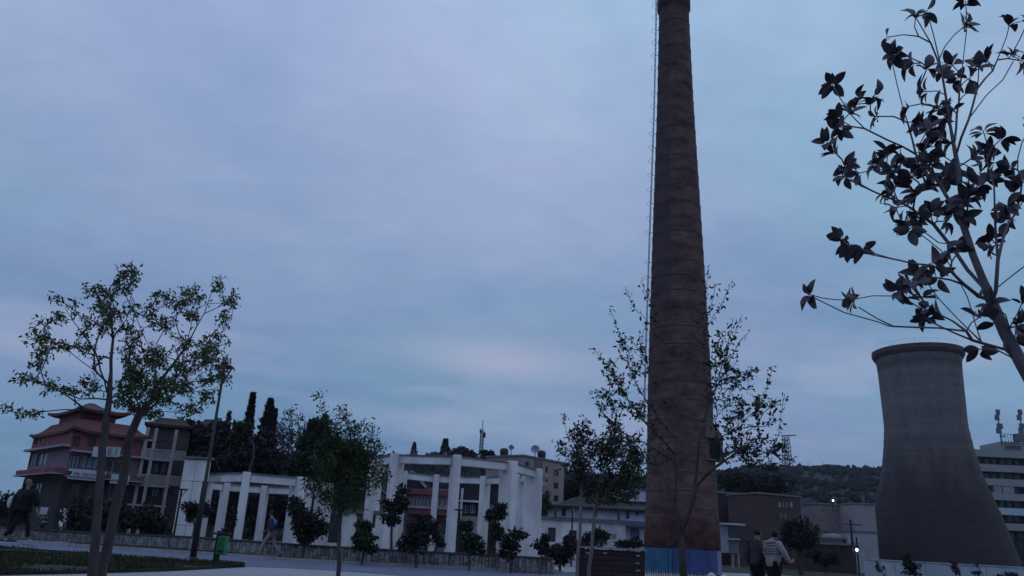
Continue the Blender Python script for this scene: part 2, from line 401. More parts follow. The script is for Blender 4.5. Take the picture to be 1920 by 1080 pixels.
MB().lathe((tx, TY, 0), [(rr[-1]-.02, ztop-1.1), (rrim-.12, ztop-.8), (rrim, ztop-.6), (rrim, ztop+.12), (rr[-1]-.2, ztop+.12), (rr[-1]-.2, ztop-.5)], 96).build('rim', mat('rim_concrete', (.10, .065, .075), .9, .3, .6, .3), tw, smooth=False)
rl = MB(); M_STEEL = mat('dark_steel', (.06, .06, .065), .6, .2, 3, 0, metal=.4)
for j in range(0, 48, 4):
    t = j*math.pi/24; a = Vector((tx+rrim*.98*math.cos(t), TY+rrim*.98*math.sin(t), ztop+.12)); rl.tube([a, a+Vector((0, 0, .8))], .015, 4)
ring = [(tx+rrim*.98*math.cos(j*math.pi/24), TY+rrim*.98*math.sin(j*math.pi/24), ztop+.9) for j in range(49)]
rl.tube(ring, .010, 4); rl.build('railing', M_STEEL, tw)
for j in range(40):
    t = j*math.pi/20; r0 = rr[0]+1.0; r1 = rr[0]-.1; r0 = rr[0]+.4; a = Vector((tx+r0*math.cos(t), TY+r0*math.sin(t), -.1)); s = .08*(1 if j % 2 else -1)
    MB().tube([a, (tx+r1*math.cos(t+s), TY+r1*math.sin(t+s), 1.6)], .28, 8).build('leg', M_TOWER, tw)
# ================================================================== brick chimney
CY = 51.0
cprof = [(-70, 1264.5, 55), (20, 1266, 56), (100, 1267, 61.5), (200, 1267.5, 69), (480, 1269, 97.5), (580, 1270.5, 119*.99*.92), (705, 1272, 119), (880, 1274.5, 130), (1000, 1278, 140), (1066, 1280, 144)]
cprof[5] = (580, 1270.5, 107)
cax = at(1279, 1030, CY).x
cp = sorted([(rz(c, y, w, CY)[0].z, rz(c, y, w, CY)[1]) for y, c, w in cprof])
def cr(z): return interp(cp, z)
ctop = cp[-1][0]
ch = thing('brick_chimney', 'towering round brick smokestack with iron hoops and a blue painted base', 'chimney', (cax, CY, 0))
def brick_mat(name, cols, mortar, row=.085, side_strip=True):
    m = bpy.data.materials.new(name); m.use_nodes = True; t = m.node_tree; b = t.nodes['Principled BSDF']; b.inputs['Roughness'].default_value = .92; b.inputs['Specular IOR Level'].default_value = .2
    N = t.nodes.new; L = t.links.new
    co = N('ShaderNodeTexCoord'); sp = N('ShaderNodeSeparateXYZ'); L(co.outputs['Object'], sp.inputs[0])
    at2 = N('ShaderNodeMath'); at2.operation = 'ARCTAN2'; L(sp.outputs[1], at2.inputs[0]); L(sp.outputs[0], at2.inputs[1])
    mu = N('ShaderNodeMath'); mu.operation = 'MULTIPLY'; L(at2.outputs[0], mu.inputs[0]); mu.inputs[1].default_value = 2.0
    cb = N('ShaderNodeCombineXYZ'); L(mu.outputs[0], cb.inputs[0]); L(sp.outputs[2], cb.inputs[1])
    bt = N('ShaderNodeTexBrick'); L(cb.outputs[0], bt.inputs[0]); bt.inputs['Scale'].default_value = 1.0; bt.inputs['Brick Width'].default_value = .27; bt.inputs['Row Height'].default_value = row; bt.inputs['Mortar Size'].default_value = .008
    bt.inputs['Color1'].default_value = (*cols[0], 1); bt.inputs['Color2'].default_value = (*cols[1], 1); bt.inputs['Mortar'].default_value = (*mortar, 1); bt.inputs['Bias'].default_value = -.1
    def nz(sc, s, det=5):
        mp = N('ShaderNodeMapping'); mp.inputs['Scale'].default_value = s; L(co.outputs['Object'], mp.inputs[0]); n = N('ShaderNodeTexNoise'); n.inputs['Scale'].default_value = sc; n.inputs['Detail'].default_value = det; n.inputs['Roughness'].default_value = .65; L(mp.outputs[0], n.inputs['Vector']); return n.outputs['Fac']
    rp = N('ShaderNodeMapRange'); L(nz(.8, (1, 1, 1.6)), rp.inputs[0]); rp.inputs['From Min'].default_value = .3; rp.inputs['From Max'].default_value = .7; rp.inputs['To Min'].default_value = .4; rp.inputs['To Max'].default_value = 1.65
    sc = N('ShaderNodeVectorMath'); sc.operation = 'SCALE'; L(bt.outputs[0], sc.inputs[0]); L(rp.outputs[0], sc.inputs['Scale'])
    # lost pointing: rows of dark recessed joints
    rp2 = N('ShaderNodeMapRange'); L(nz(1.5, (1, 1, 7), 3), rp2.inputs[0]); rp2.inputs['From Min'].default_value = .28; rp2.inputs['From Max'].default_value = .45; rp2.inputs['To Min'].default_value = .55; rp2.inputs['To Max'].default_value = 1.0
    sc2 = N('ShaderNodeVectorMath'); sc2.operation = 'SCALE'; L(sc.outputs[0], sc2.inputs[0]); L(rp2.outputs[0], sc2.inputs['Scale']); out = sc2.outputs[0]
    if side_strip:   # a long darker grey-blue strip down the ladder side (west-south-west)
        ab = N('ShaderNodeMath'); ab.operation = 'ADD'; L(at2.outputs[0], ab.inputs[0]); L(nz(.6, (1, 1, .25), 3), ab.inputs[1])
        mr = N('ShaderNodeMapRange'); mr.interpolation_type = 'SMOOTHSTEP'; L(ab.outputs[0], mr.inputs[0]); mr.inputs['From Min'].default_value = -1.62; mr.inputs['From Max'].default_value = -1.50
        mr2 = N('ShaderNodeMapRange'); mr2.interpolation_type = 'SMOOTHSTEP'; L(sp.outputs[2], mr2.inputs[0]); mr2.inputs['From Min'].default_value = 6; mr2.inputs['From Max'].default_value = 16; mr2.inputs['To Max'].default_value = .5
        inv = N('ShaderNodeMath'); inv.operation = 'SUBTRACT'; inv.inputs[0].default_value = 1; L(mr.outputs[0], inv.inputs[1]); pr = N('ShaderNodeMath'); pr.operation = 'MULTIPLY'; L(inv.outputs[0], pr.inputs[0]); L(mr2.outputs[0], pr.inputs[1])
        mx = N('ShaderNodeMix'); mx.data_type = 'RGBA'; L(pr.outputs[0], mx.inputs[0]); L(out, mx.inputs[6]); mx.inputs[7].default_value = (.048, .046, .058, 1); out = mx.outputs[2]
    L(out, b.inputs['Base Color'])
    bp = N('ShaderNodeBump'); bp.inputs['Distance'].default_value = .03; bp.inputs['Strength'].default_value = .8; L(bt.outputs['Fac'], bp.inputs['Height']); bp.invert = True; L(bp.outputs[0], b.inputs['Normal'])
    return m
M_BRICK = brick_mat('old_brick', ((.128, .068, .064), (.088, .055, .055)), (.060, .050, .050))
hoops = []; z = 3.6
while z < ctop-2: hoops.append(z); z += random.uniform(1.0, 1.25)
shp = [(cr(0), 0), (cr(3.1), 3.1)]
zprev = 3.1
for h in hoops:       # courses step in very slightly under every hoop
    shp += [(cr(h)+.012, h-.05), (cr(h)-.015, h+.03)]
p20 = rz(1266, 20, 56, CY)[0].z; p5 = rz(1266, 3, 56, CY)[0].z
zt = rz(1265, -75, 55, CY)[0].z
shp = [s for s in shp if s[1] < p20-.15]+[(cr(p20)+.0, p20-.12), (cr(p20)+.13, p20), (cr(p20)+.13, p5), (cr(p5)-.02, p5+.12), (cr(ctop), ctop-.9), (cr(ctop)+.18, ctop-.6), (cr(ctop)+.18, ctop), (cr(ctop)-.35, ctop), (cr(ctop)-.35, ctop-5)]
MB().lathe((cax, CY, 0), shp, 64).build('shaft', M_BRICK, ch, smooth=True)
M_HOOP = mat('rusty_hoop', (.062, .042, .038), .8, .6, 1.2, .2)
for h in hoops:
    if h > p20-.4: continue
    r = cr(h)+.022; MB().lathe((cax, CY, h), [(r-.04, -.045), (r, -.04), (r, .04), (r-.04, .045)], 48).build('hoop', M_HOOP, ch)
# painted plinth: coloured panels and a band of red-washed brick
M_RED = brick_mat('red_washed_brick', ((.105, .045, .042), (.075, .042, .040)), (.04, .03, .03), side_strip=False)
MB().lathe((cax, CY, 0), [(cr(1.35)+.02, 1.34), (cr(1.35)+.05, 1.36), (cr(3)+.04, 3.05), (cr(3)+.0, 3.12)], 64).build('red_band', M_RED, ch, smooth=True)
PC = {'cyan': (.030, .13, .24), 'blue': (.030, .075, .18), 'deep blue': (.040, .062, .19), 'pale lilac': (.19, .165, .28)}
def arcp(x0, x1, c):
    r = cr(.6)+.05; s0 = max(-1, min(1, (x0-1280)/72)); s1 = max(-1, min(1, (x1-1280)/72)); a0 = -math.pi/2+math.asin(s0); a1 = -math.pi/2+math.asin(s1)
    MB().lathe((cax, CY, 0), [(r-.05, .02), (r, .02), (r-.01, 1.32), (r-.06, 1.32)], 12, a0, a1).build('painted_panel', mat('paint_'+c.replace(' ', '_'), PC[c], .7, .25, 1.5, .3), ch, label=c+' painted panel of the plinth')
arcp(1208, 1247, 'cyan'); arcp(1248, 1276, 'blue'); arcp(1277, 1333, 'deep blue'); arcp(1334, 1352, 'pale lilac')
r = cr(.6)+.05
MB().lathe((cax, CY, 0), [(r-.05, .02), (r, .02), (r-.01, 1.32), (r-.06, 1.32)], 30, 0.02, math.pi-.02).build('painted_panel', mat('paint_blue', PC['blue']), ch)
# flue opening with gabled brick hood
ang = -math.pi/2+math.asin(.78); zc_ = rz(1329, 846, 10, CY)[0].z; rc = cr(zc_)
er = Vector((math.cos(ang), math.sin(ang), 0)); o_ = Vector((cax, CY, zc_))+er*(rc-.02); er = Vector((math.cos(-1.15), math.sin(-1.15), 0)); et = Vector((-er.y, er.x, 0))
fr = MB(); Z = Vector((0, 0, 1))
for sx in (-1, 1): fr.box(o_+et*sx*.62+er*.0, (.45, .16, 1.2), ax=(er, et, Z))
fr.box(o_+Z*.72+er*.02, (.5, 1.46, .16), ax=(er, et, Z)); fr.box(o_-Z*.70+er*.02, (.56, 1.5, .12), ax=(er, et, Z))
i = len(fr.v); g = [o_+Z*.8+er*d+et*s*.78 for d in (-.2, .2) for s in (-1, 1)]+[o_+Z*1.75+er*d for d in (-.25, .12)]
fr.v += [tuple(q) for q in g]; fr.f += [(i, i+2, i+5, i+4), (i+1, i+4, i+5, i+3), (i+2, i+3, i+5), (i, i+4, i+1), (i, i+1, i+3, i+2)]
fo = fr.build('flue_hood', mat('hood_brick', (.12, .085, .085), .9, .3, 3, .5), ch)
MB().box(o_+er*.1, (.06, 1.0, 1.26), ax=(er, et, Z)).build('flue_opening', mat('opening_black', (.008, .008, .009), .9, .1, 3, 0), ch)  # black plate paints the darkness inside the opening
# access ladder with safety hoops on the west side
la = math.pi-.02; lr_ = Vector((math.cos(la), math.sin(la), 0)); lt = Vector((-lr_.y, lr_.x, 0))
ld = MB(); rg = MB()
def lp(z, o): return Vector((cax, CY, z))+lr_*(cr(z)+o)
zl = np.arange(9, ctop-1, .45)
for s in (-.22, .22): ld.tube([lp(z, .22)+lt*s for z in np.arange(9, ctop, 2)], .022, 5)
ld.build('rail', M_STEEL, ch)
for z in zl: rg.tube([lp(z, .22)-lt*.22, lp(z, .22)+lt*.22], .014, 4)
for z in np.arange(10, ctop-1, 1.1):
    if random.random() < .12: continue
    pts = [lp(z, .22)+lt*(.34*math.cos(t))+lr_*(.30*math.sin(t)) for t in np.linspace(0, math.pi, 7)]; rg.tube(pts, .011, 4, cap=False)
    rg.tube([lp(z, 0), lp(z, .22)], .02, 4)
x = rg.build('rung', M_STEEL, ch, kind='stuff')
MB().tube([Vector((cax, CY, z))+Vector((math.cos(-2.15), math.sin(-2.15), 0))*(cr(z)+.07) for z in (.1, 1.3, 2, 4, 7)], .025, 5).build('conductor_cable', M_STEEL, ch)
# low picket edging before the chimney
pf_ = thing('picket_edging', 'low dark picket edging on the ground in front of the chimney', 'fence', at(1278, 1080, 40).xy.to_3d())
M_PICK = mat('dark_picket', (.035, .035, .04), .8, .3, 5, 0)
x0 = at(1204, 1075, 40).x; x1 = at(1350, 1075, 40).x; n = 34
for i in range(n): MB().box((x0+(x1-x0)*i/(n-1), 40, .10), (.05, .03, .24), taper=.7).build('picket', M_PICK if i % 3 else mat('pale_picket', (.16, .155, .17), .8, .2, 5, 0), pf_)
MB().box(((x0+x1)/2, 40.04, .15), (x1-x0, .03, .04)).build('rail', M_PICK, pf_)
for (px, r) in ((1334, .19), (1358, .15)):
    p = at(px, 1078, 38.5); b = MB().ball((p.x, 38.5, .12), (r, r*.8, r*.9), 12, 8, .10, px); b.build('pale_boulder', mat('pale_rock', (.55, .53, .56), .8, .2, 4, .6), origin=(p.x, 38.5, 0), smooth=True)
    o = C.objects[-1]
bs = [o for o in C.objects if o.name.startswith('pale_boulder')]
tag(bs[0], 'larger rounded whitish boulder at the right foot of the chimney edging', 'boulder'); tag(bs[1], 'small whitish boulder just right of the larger one, by the lilac plinth panel', 'boulder')
# ================================================================== colonnades
M_WHITE = mat('whitewash', (.74, .72, .74), .85, .10, .9, .25, 8, col2=(.52, .50, .52), stretch=(1, 1, .35))
M_DRIP = mat('dark_coping', (.16, .15, .16), .9, .4, 2, .3)
ZR = at(742, 851, 45.8).z; ZL = at(463, 886, 45.0).z
def colonnade(name, label, centre, posts, h, ringlinks, bz):
    t = thing(name, label, 'colonnade', (centre[0], centre[1], 0))
    c = Vector((centre[0], centre[1], 0)); P = []
    for (px, Y, w, dep) in posts:
        p = Vector((at(px, 990, Y).x, Y, 0)) if px is not None else None
        d = (p-c).normalized(); a = math.atan2(d.y, d.x)+math.pi/2; P.append(p)
        MB().box((p.x, p.y, h/2+.04), (w, dep, h+.08), a).build('pillar', M_WHITE, t, bevel=.02)
    for i, j in ringlinks:
        a, b = P[i], P[j]; d = (b-a).normalized(); a2 = a+d*.2; b2 = b-d*.2
        MB().beam((a2.x, a2.y, bz), (b2.x, b2.y, bz), .40, .42).build('beam', M_WHITE, t, bevel=.015)
        MB().beam((a2.x, a2.y, bz+.245), (b2.x, b2.y, bz+.245), .54, .07).build('coping_slab', M_DRIP, t)
    return t, P
# right ring: front posts then rear posts (pixel column, distance, width, depth)
colonnade('round_colonnade', 'taller white open ring colonnade on flat pillars in front of the tan block of flats', (-4.2, 52),
    [(688, 48.8, .40, .42), (733, 45.8, .42, 1.15), (846, 45.0, .42, 1.1), (948, 46.7, .42, 1.1), (996, 50.4, .42, 1.1),
     (977, 55.3, .42, 1.0), (905, 58.4, .42, .9), (811, 59.2, .42, .9), (746, 57.4, .42, .9), (700, 53.5, .4, .4)], ZR-.08,
    [(i, (i+1) % 10) for i in range(10)], ZR-.32)
colonnade('round_colonnade', 'lower white open ring colonnade behind the green bin, left of the taller one', (-15.8, 51),
    [(448, 45.0, .42, 1.1), (548, 46.5, .42, 1.1), (600, 50.5, .42, 1.0), (566, 56.5, .42, .9), (487, 57.4, .42, .9), (411, 56.2, .42, .9), (352, 54, .42, .9), (372, 47.2, .42, .9)], ZL-.08,
    [(i, (i+1) % 8) for i in range(8)], ZL-.30)
# ================================================================== generic building
M_GLASS = mat('dark_glass', (.035, .045, .06), .15, .3, .7, 0, spec=.6)
M_SKYGLASS = mat('sky_tinted_glass', (.17, .22, .27), .3, .25, .5, 0, spec=.6)  # sky reflection is put into the pane colour
M_FRAME = mat('window_frame', (.42, .41, .43), .6, .1, 3, 0)
M_DFRAME = mat('dark_frame', (.05, .045, .05), .6, .2, 3, 0)
def facade(mb, p0, d, L, z0, z1, holes, rec=.14):
    n = Vector((d.y, -d.x, 0)); ts = sorted({0, L}|{q for h in holes for q in (h[0], h[1])}); zs_ = sorted({z0, z1}|{q for h in holes for q in (h[2], h[3])})
    Pt = lambda t, z, o=0: (p0.x+d.x*t-n.x*o, p0.y+d.y*t-n.y*o, z)
    for ta, tb_ in zip(ts, ts[1:]):
        for za, zb in zip(zs_, zs_[1:]):
            tm, zm = (ta+tb_)/2, (za+zb)/2
            if any(h[0] < tm < h[1] and h[2] < zm < h[3] for h in holes): continue
            mb.quad(Pt(ta, za), Pt(tb_, za), Pt(tb_, zb), Pt(ta, zb))
    for a, b, c, e in holes:
        mb.quad(Pt(a, c), Pt(b, c), Pt(b, c, rec), Pt(a, c, rec)); mb.quad(Pt(a, e), Pt(a, e, rec), Pt(b, e, rec), Pt(b, e))
        mb.quad(Pt(a, c), Pt(a, c, rec), Pt(a, e, rec), Pt(a, e)); mb.quad(Pt(b, c), Pt(b, e), Pt(b, e, rec), Pt(b, c, rec))
def window(parent, p0, d, h, fm, gm, rec=.14, bars=1, fw=.07, name='window'):
    n = Vector((d.y, -d.x, 0)); a, b, c, e = h
    P = lambda t, z, o: Vector((p0.x+d.x*t-n.x*o, p0.y+d.y*t-n.y*o, z)); mb = MB(); Z = Vector((0, 0, 1)); ax = (d, n, Z); tm, zm = (a+b)/2, (c+e)/2
    o = rec-.03
    mb.box(P(tm, c+fw/2, o), (b-a, .06, fw), ax=ax); mb.box(P(tm, e-fw/2, o), (b-a, .06, fw), ax=ax)
    mb.box(P(a+fw/2, zm, o), (fw, .06, e-c-2*fw), ax=ax); mb.box(P(b-fw/2, zm, o), (fw, .06, e-c-2*fw), ax=ax)
    for k in range(1, bars+1): mb.box(P(a+(b-a)*k/(bars+1), zm, o), (fw, .05, e-c-2*fw), ax=ax)
    w = mb.build(name, fm, parent)
    MB().box(P(tm, zm, rec+.01), (b-a, .02, e-c), ax=ax).build('pane', gm, w); return w
class Bld:
    """rectangular building: corner nearest the viewer at pixel column cpx, distance Y; right facade heads along angle phi"""
    def __init__(s, name, label, cpx, Y, phi, pxr=None, pxl=None, R=None, L=None, ytop=None, h=None, wall=None, cat='building', z0=0.0, group=None):
        c = at(cpx, 1000, Y); s.C = Vector((c.x, Y, z0)); s.dr = Vector((math.cos(phi), math.sin(phi), 0)); s.dl = Vector((-math.sin(phi), math.cos(phi), 0))
        if R is None: R = hit(pxr, 980, s.C, s.dr)[0]
        if L is None: L = abs(hit(pxl, 980, s.C, s.dl)[0])
        s.R, s.L, s.z0 = R, L, z0; s.h = h if h is not None else at(cpx, ytop, Y).z-z0
        s.t = thing(name, label, cat, s.C, group); s.fac = {'R': (s.C, s.dr, R, []), 'L': (s.C+s.dl*L, -s.dl, L, [])}; s.w = []; s.wall = wall
    def px(s, f, x0, y0, x1, y1):
        p, d, L, H = s.fac[f]; xm, ym = (x0+x1)/2, (y0+y1)/2
        a = hit(x0, ym, p, d)[0]; b = hit(x1, ym, p, d)[0]; e = hit(xm, y0, p, d)[1]; c = hit(xm, y1, p, d)[1]
        return (max(.05, a), min(L-.05, b), max(s.z0+.02, c), min(s.z0+s.h-.05, e))
    def win(s, f, x0, y0, x1, y1, fm=None, gm=None, bars=1, name='window'):
        h = s.px(f, x0, y0, x1, y1)
        if h[1]-h[0] > .2 and h[3]-h[2] > .2: s.add(f, h, fm, gm, bars, name)
    def add(s, f, h, fm=None, gm=None, bars=1, name='window'):
        s.fac[f][3].append(h); s.w.append((f, h, fm or M_FRAME, gm or M_GLASS, bars, name))
    def finish(s, parapet=.0, roofm=None, partname='wall'):
        mb = MB(); zt_ = s.z0+s.h
        for f in 'RL': p, d, L, H = s.fac[f]; facade(mb, p, d, L, s.z0, zt_, H)
        A = s.C+s.dr*s.R; B = A+s.dl*s.L; D = s.C+s.dl*s.L
        V = lambda q, z: (q.x, q.y, z)
        mb.quad(V(A, s.z0), V(B, s.z0), V(B, zt_), V(A, zt_)); mb.quad(V(B, s.z0), V(D, s.z0), V(D, zt_), V(B, zt_))
        w = mb.build(partname, s.wall, s.t)
        r = MB(); m_ = (s.C+B)/2; r.box((m_.x, m_.y, zt_+.10), (s.R+.3, s.L+.3, .2), math.atan2(s.dr.y, s.dr.x)); r.build('roof_slab', roofm or M_DRIP, s.t)
        inn = MB(); inn.box((m_.x, m_.y, s.z0+s.h/2), (s.R-.5, s.L-.5, s.h-.1), math.atan2(s.dr.y, s.dr.x)); inn.build('interior', mat('interior_dark', (.02, .018, .02), .9, .1, 1, 0), s.t)
        for f, h, fm, gm, bars, nm in s.w: window(s.t, s.fac[f][0], s.fac[f][1], h, fm, gm, bars=bars, name=nm)
        return s
    def band(s, f, y0, y1, m, name, out=.25, th=None, x0=None, x1=None, yx=None):   # a horizontal ledge on a facade, heights from pixels at column yx
        p, d, L, H = s.fac[f]; yx = yx or 0
        z1, z0 = hit(yx, y0, p, d)[1], hit(yx, y1, p, d)[1]; a = 0 if x0 is None else hit(x0, (y0+y1)/2, p, d)[0]; b = L if x1 is None else hit(x1, (y0+y1)/2, p, d)[0]
        n = Vector((d.y, -d.x, 0)); c = p+d*(a+b)/2+n*(out/2+.005); return MB().box((c.x, c.y, (z0+z1)/2), (b-a, out, z1-z0), math.atan2(d.y, d.x)).build(name, m, s.t)
def curved_roof(parent, quad, z0, z1, inset, over, curl, m, name='roof', lev=6, n=8):
    """concave hipped roof with upturned corners over the four ground corners in quad"""
    q = [Vector((a[0], a[1], 0)) for a in quad]; c = sum(q, Vector())/4; mb = MB(); rings = []
    for k in range(lev+1):
        s = k/lev; ring = []
        for e in range(4):
            a, b = q[e], q[(e+1) % 4]
            for j in range(n):
                t = j/n; p = a.lerp(b, t); corner = max(0, abs(t-.5)*2-.35)/.65
                ext = 1+over*(1-s)*(1+.25*corner**2); r = (p-c)*ext*(1-s*(1-inset)); z = z0+(z1-z0)*(s**1.55)+curl*(corner**2.5)*(1-s)**3
                ring.append((c.x+r.x, c.y+r.y, z))
        rings.append(ring)
    i0 = len(mb.v); N = 4*n
    for r in rings: mb.v += r
    for k in range(lev):
        for j in range(N): a = i0+k*N+j; b = i0+k*N+(j+1) % N; mb.f.append((a, b, b+N, a+N))
    mb.f.append(tuple(range(i0+lev*N, i0+(lev+1)*N)))
    i1 = len(mb.v); mb.v += [(x, y, z-.22) for x, y, z in rings[0]]
    for j in range(N): a = i0+j; b = i0+(j+1) % N; mb.f.append((a, i1+j, i1+(j+1) % N, b))
    mb.f.append(tuple(range(i1, i1+N))[::-1])
    return mb.build(name, m, parent)
# ---------------- red restaurant building on the left
M_REDWALL = mat('dusky_red_render', (.19, .072, .088), .9, .2, .8, .2)
M_REDROOF = mat('red_tile', (.125, .045, .050), .85, .3, 5, .6, 20)
M_PINK = mat('pink_render', (.21, .145, .175), .9, .15, .8, .2)
M_CREAM = mat('cream_render', (.33, .29, .30), .85, .2, 1, .2)
rb = Bld('restaurant_building', 'dusky red building with curved pagoda roofs and a wide window band, leftmost behind the trees', 97, 66, math.radians(44), pxr=246, pxl=27, ytop=806, wall=M_PINK)
for a, b in ((34, 47), (50, 66), (69, 87)): rb.win('L', a, 849, b, 873, M_DFRAME, M_SKYGLASS)
for a, b in ((117, 150), (153, 186)): rb.win('R', a, 852, b, 880, M_DFRAME, M_SKYGLASS, 2)
rb.win('R', 198, 866, 209, 884, M_DFRAME, M_GLASS); rb.win('R', 212, 868, 225, 886, M_DFRAME, M_GLASS)
for a, b in ((105, 122), (130, 150), (160, 178), (200, 218)): rb.win('R', a, 905, b, 955, M_DFRAME, M_GLASS)
for a, b in ((35, 52), (58, 75)): rb.win('L', a, 905, b, 950, M_DFRAME, M_GLASS)
for a, b in ((36, 50), (66, 82)): rb.win('L', a, 815, b, 832, M_DFRAME, mat('red_shade_glass', (.10, .045, .055), .4, .2, 1, 0))
for a, b in ((112, 128), (135, 150), (165, 180)): rb.win('R', a, 818, b, 838, M_DFRAME, mat('red_shade_glass', (), 0))
rb.finish(roofm=M_REDROOF)
p, d = rb.fac['R'][0], rb.fac['R'][1]
rb.band('R', 880, 890, M_REDWALL, 'balcony_parapet', .8, yx=99); rb.band('L', 880, 890, M_REDWALL, 'balcony_parapet', .8, yx=95)
rb.band('R', 889.5, 891.5, M_CREAM, 'ledge', 1.0, yx=99); rb.band('L', 889.5, 891.5, M_CREAM, 'ledge', 1.0, yx=95)
rb.band('R', 839, 843, M_CREAM, 'cornice', .6, yx=99); rb.band('L', 839, 843, M_CREAM, 'cornice', .6, yx=95)
for f in 'RL':      # red upper storey cladding
    P0, D, L_, H_ = rb.fac[f]; n = Vector((D.y, -D.x, 0)); zz1 = rb.h-.02; zz0 = hit(97, 838, P0, D)[1]; hh = [h for h in H_ if h[2] > zz0-.3]
    mb = MB(); hs = [(h[0], h[1], max(h[2], zz0+.05), h[3]) for h in hh]; facade(mb, P0+n*.04, D, L_, zz0, zz1, hs, .04); mb.build('upper_storey_cladding', M_REDWALL, rb.t)
A_ = rb.C+rb.dr*rb.R; B_ = A_+rb.dl*rb.L; D_ = rb.C+rb.dl*rb.L
zc1 = rb.h+.15
ml, mr_ = rb.C, rb.C+rb.dr*rb.R*.0
curved_roof(rb.t, [rb.C, A_, B_, D_], zc1, zc1+1.05, .74, .08, .25, M_REDROOF)
cc = rb.C+rb.dr*rb.R*.42+rb.dl*rb.L*.5
def sq(c, a, b, dr, dl): return [c-dr*a-dl*b, c+dr*a-dl*b, c+dr*a+dl*b, c-dr*a+dl*b]
MB().box((cc.x, cc.y, zc1+.9), (rb.R*.5, rb.L*.5, 1.9), math.atan2(rb.dr.y, rb.dr.x)).build('roof_lantern', M_REDWALL, rb.t)
curved_roof(rb.t, sq(cc, rb.R*.27, rb.L*.30, rb.dr, rb.dl), at(150, 778, 72).z, at(150, 757, 72).z, .15, .26, .22, M_REDROOF)
# banner with lettering
P0, D, L_, _h = rb.fac['R']; n = Vector((D.y, -D.x, 0))
ta, zb_ = hit(119, 898, P0, D); tb_, _q = hit(188, 905, P0, D); ztp = hit(119, 878, P0, D)[1]
bc = P0+D*(ta+tb_)/2+n*.88; hgt = (ztp-zb_)
bn = MB().box((bc.x, bc.y, (ztp+zb_)/2), (tb_-ta, .05, hgt), math.atan2(D.y, D.x)).build('sign_banner', mat('pale_banner', (.50, .47, .56), .7, .1, 2, 0), rb.t, label='pale lilac banner with dark capital lettering')
def letters(txt, size, loc, rotz, m, parent, name='lettering', ext=.01):
    cu = bpy.data.curves.new(name, 'FONT'); cu.body = txt; cu.size = size; cu.extrude = ext; cu.align_x = 'CENTER'; cu.align_y = 'CENTER'
    o = bpy.data.objects.new('tmp', cu); C.objects.link(o); dg = bpy.context.evaluated_depsgraph_get(); me = bpy.data.meshes.new_from_object(o.evaluated_get(dg))
    C.objects.unlink(o); bpy.data.objects.remove(o); me.materials.clear(); me.materials.append(m); o = bpy.data.objects.new(name, me); C.objects.link(o)
    o.parent = parent; R_ = Matrix.Rotation(rotz, 4, 'Z') @ Matrix.Rotation(math.pi/2, 4, 'X'); o.matrix_local = Matrix.Translation(Vector(loc)-ORG[parent.name]) @ R_; ORG[o.name] = ORG[parent.name]; return o
lo = bc+n*.04; letters('U\u2665 ML NOVI CAFFE', hgt*.50, (lo.x, lo.y, (ztp+zb_)/2), math.atan2(D.y, D.x), mat('ink', (.03, .03, .08), .6, .1, 2, 0), bn)['kind'] = 'stuff'
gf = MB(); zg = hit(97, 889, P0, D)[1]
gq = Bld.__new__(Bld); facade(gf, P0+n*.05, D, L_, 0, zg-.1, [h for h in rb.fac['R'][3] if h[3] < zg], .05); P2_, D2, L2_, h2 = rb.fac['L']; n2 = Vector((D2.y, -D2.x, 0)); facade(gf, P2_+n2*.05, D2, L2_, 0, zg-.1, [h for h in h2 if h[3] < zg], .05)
gf.build('ground_floor_shade', mat('ground_floor_shade_brown', (.040, .032, .036), .9, .3, .8, .3), rb.t)  # dark skin paints in the shade under the balcony and trees
sc_ = P0+D*(hit(199, 890, P0, D)[0])+n*.9
MB().box((sc_.x+.6, sc_.y+.6, (ztp+zb_)/2-.1), (1.5, .05, hgt*.9), math.atan2(D.y, D.x)).build('sign_panel', mat('pale_green_sign', (.42, .52, .55), .7, .1, 2, 0), rb.t)
for px in (176, 199, 206, 214): 
    q = P0+D*hit(px, 845, P0, D)[0]+n*.66; MB().box((q.x, q.y, hit(px, 848, P0, D)[1]), (.55 if px != 206 else .8, .04, .8), math.atan2(D.y, D.x)).build('sign_panel', mat('white_sign', (.5, .52, .55), .7, .1, 2, 0), rb.t)
# balconied wing to its right
wg = Bld('balcony_house', 'tall house with stacked open balconies on pale columns, half hidden by the left tree', 240, 71, math.radians(20), pxr=326, L=8, ytop=796, wall=mat('brown_render', (.085, .058, .066), .9, .25, 1, .2))
for y in (832, 870, 915, 950):
    for a, b in ((252, 266), (284, 298), (302, 312)): wg.win('R', a, y-6, b, y+18, M_DFRAME, M_GLASS)
wg.finish(roofm=M_REDROOF)
for y, xs_ in ((827, (253, 290)), (862, (247, 322)), (911, (243, 318)), (948, (240, 312))):
    wg.band('R', y-1.5, y+2.0, M_CREAM, 'balcony_slab', 1.5, x0=xs_[0], x1=xs_[1], yx=270)
P0, D, L_, _h = wg.fac['R']; n = Vector((D.y, -D.x, 0))
for px in (262, 278, 316):
    t_ = hit(px, 900, P0, D)[0]; q = P0+D*t_+n*1.35; MB().box((q.x, q.y, (wg.h-.3)/2), (.26, .26, wg.h-.3), math.atan2(D.y, D.x)).build('column', M_CREAM, wg.t)
for y in (858, 906):
    bb = MB()
    zz = hit(270, y, P0, D)[1]
    for i in range(24): q = P0+D*(L_*i/23)+n*1.45; bb.box((q.x, q.y, zz+.25), (.09, .09, .75))
    a = P0+n*1.45; b = P0+D*L_+n*1.45; bb.beam((a.x, a.y, zz+.66), (b.x, b.y, zz+.66), .14, .08); bb.build('balustrade', M_CREAM, wg.t)
A_ = wg.C+wg.dr*wg.R; B_ = A_+wg.dl*wg.L; D_ = wg.C+wg.dl*wg.L
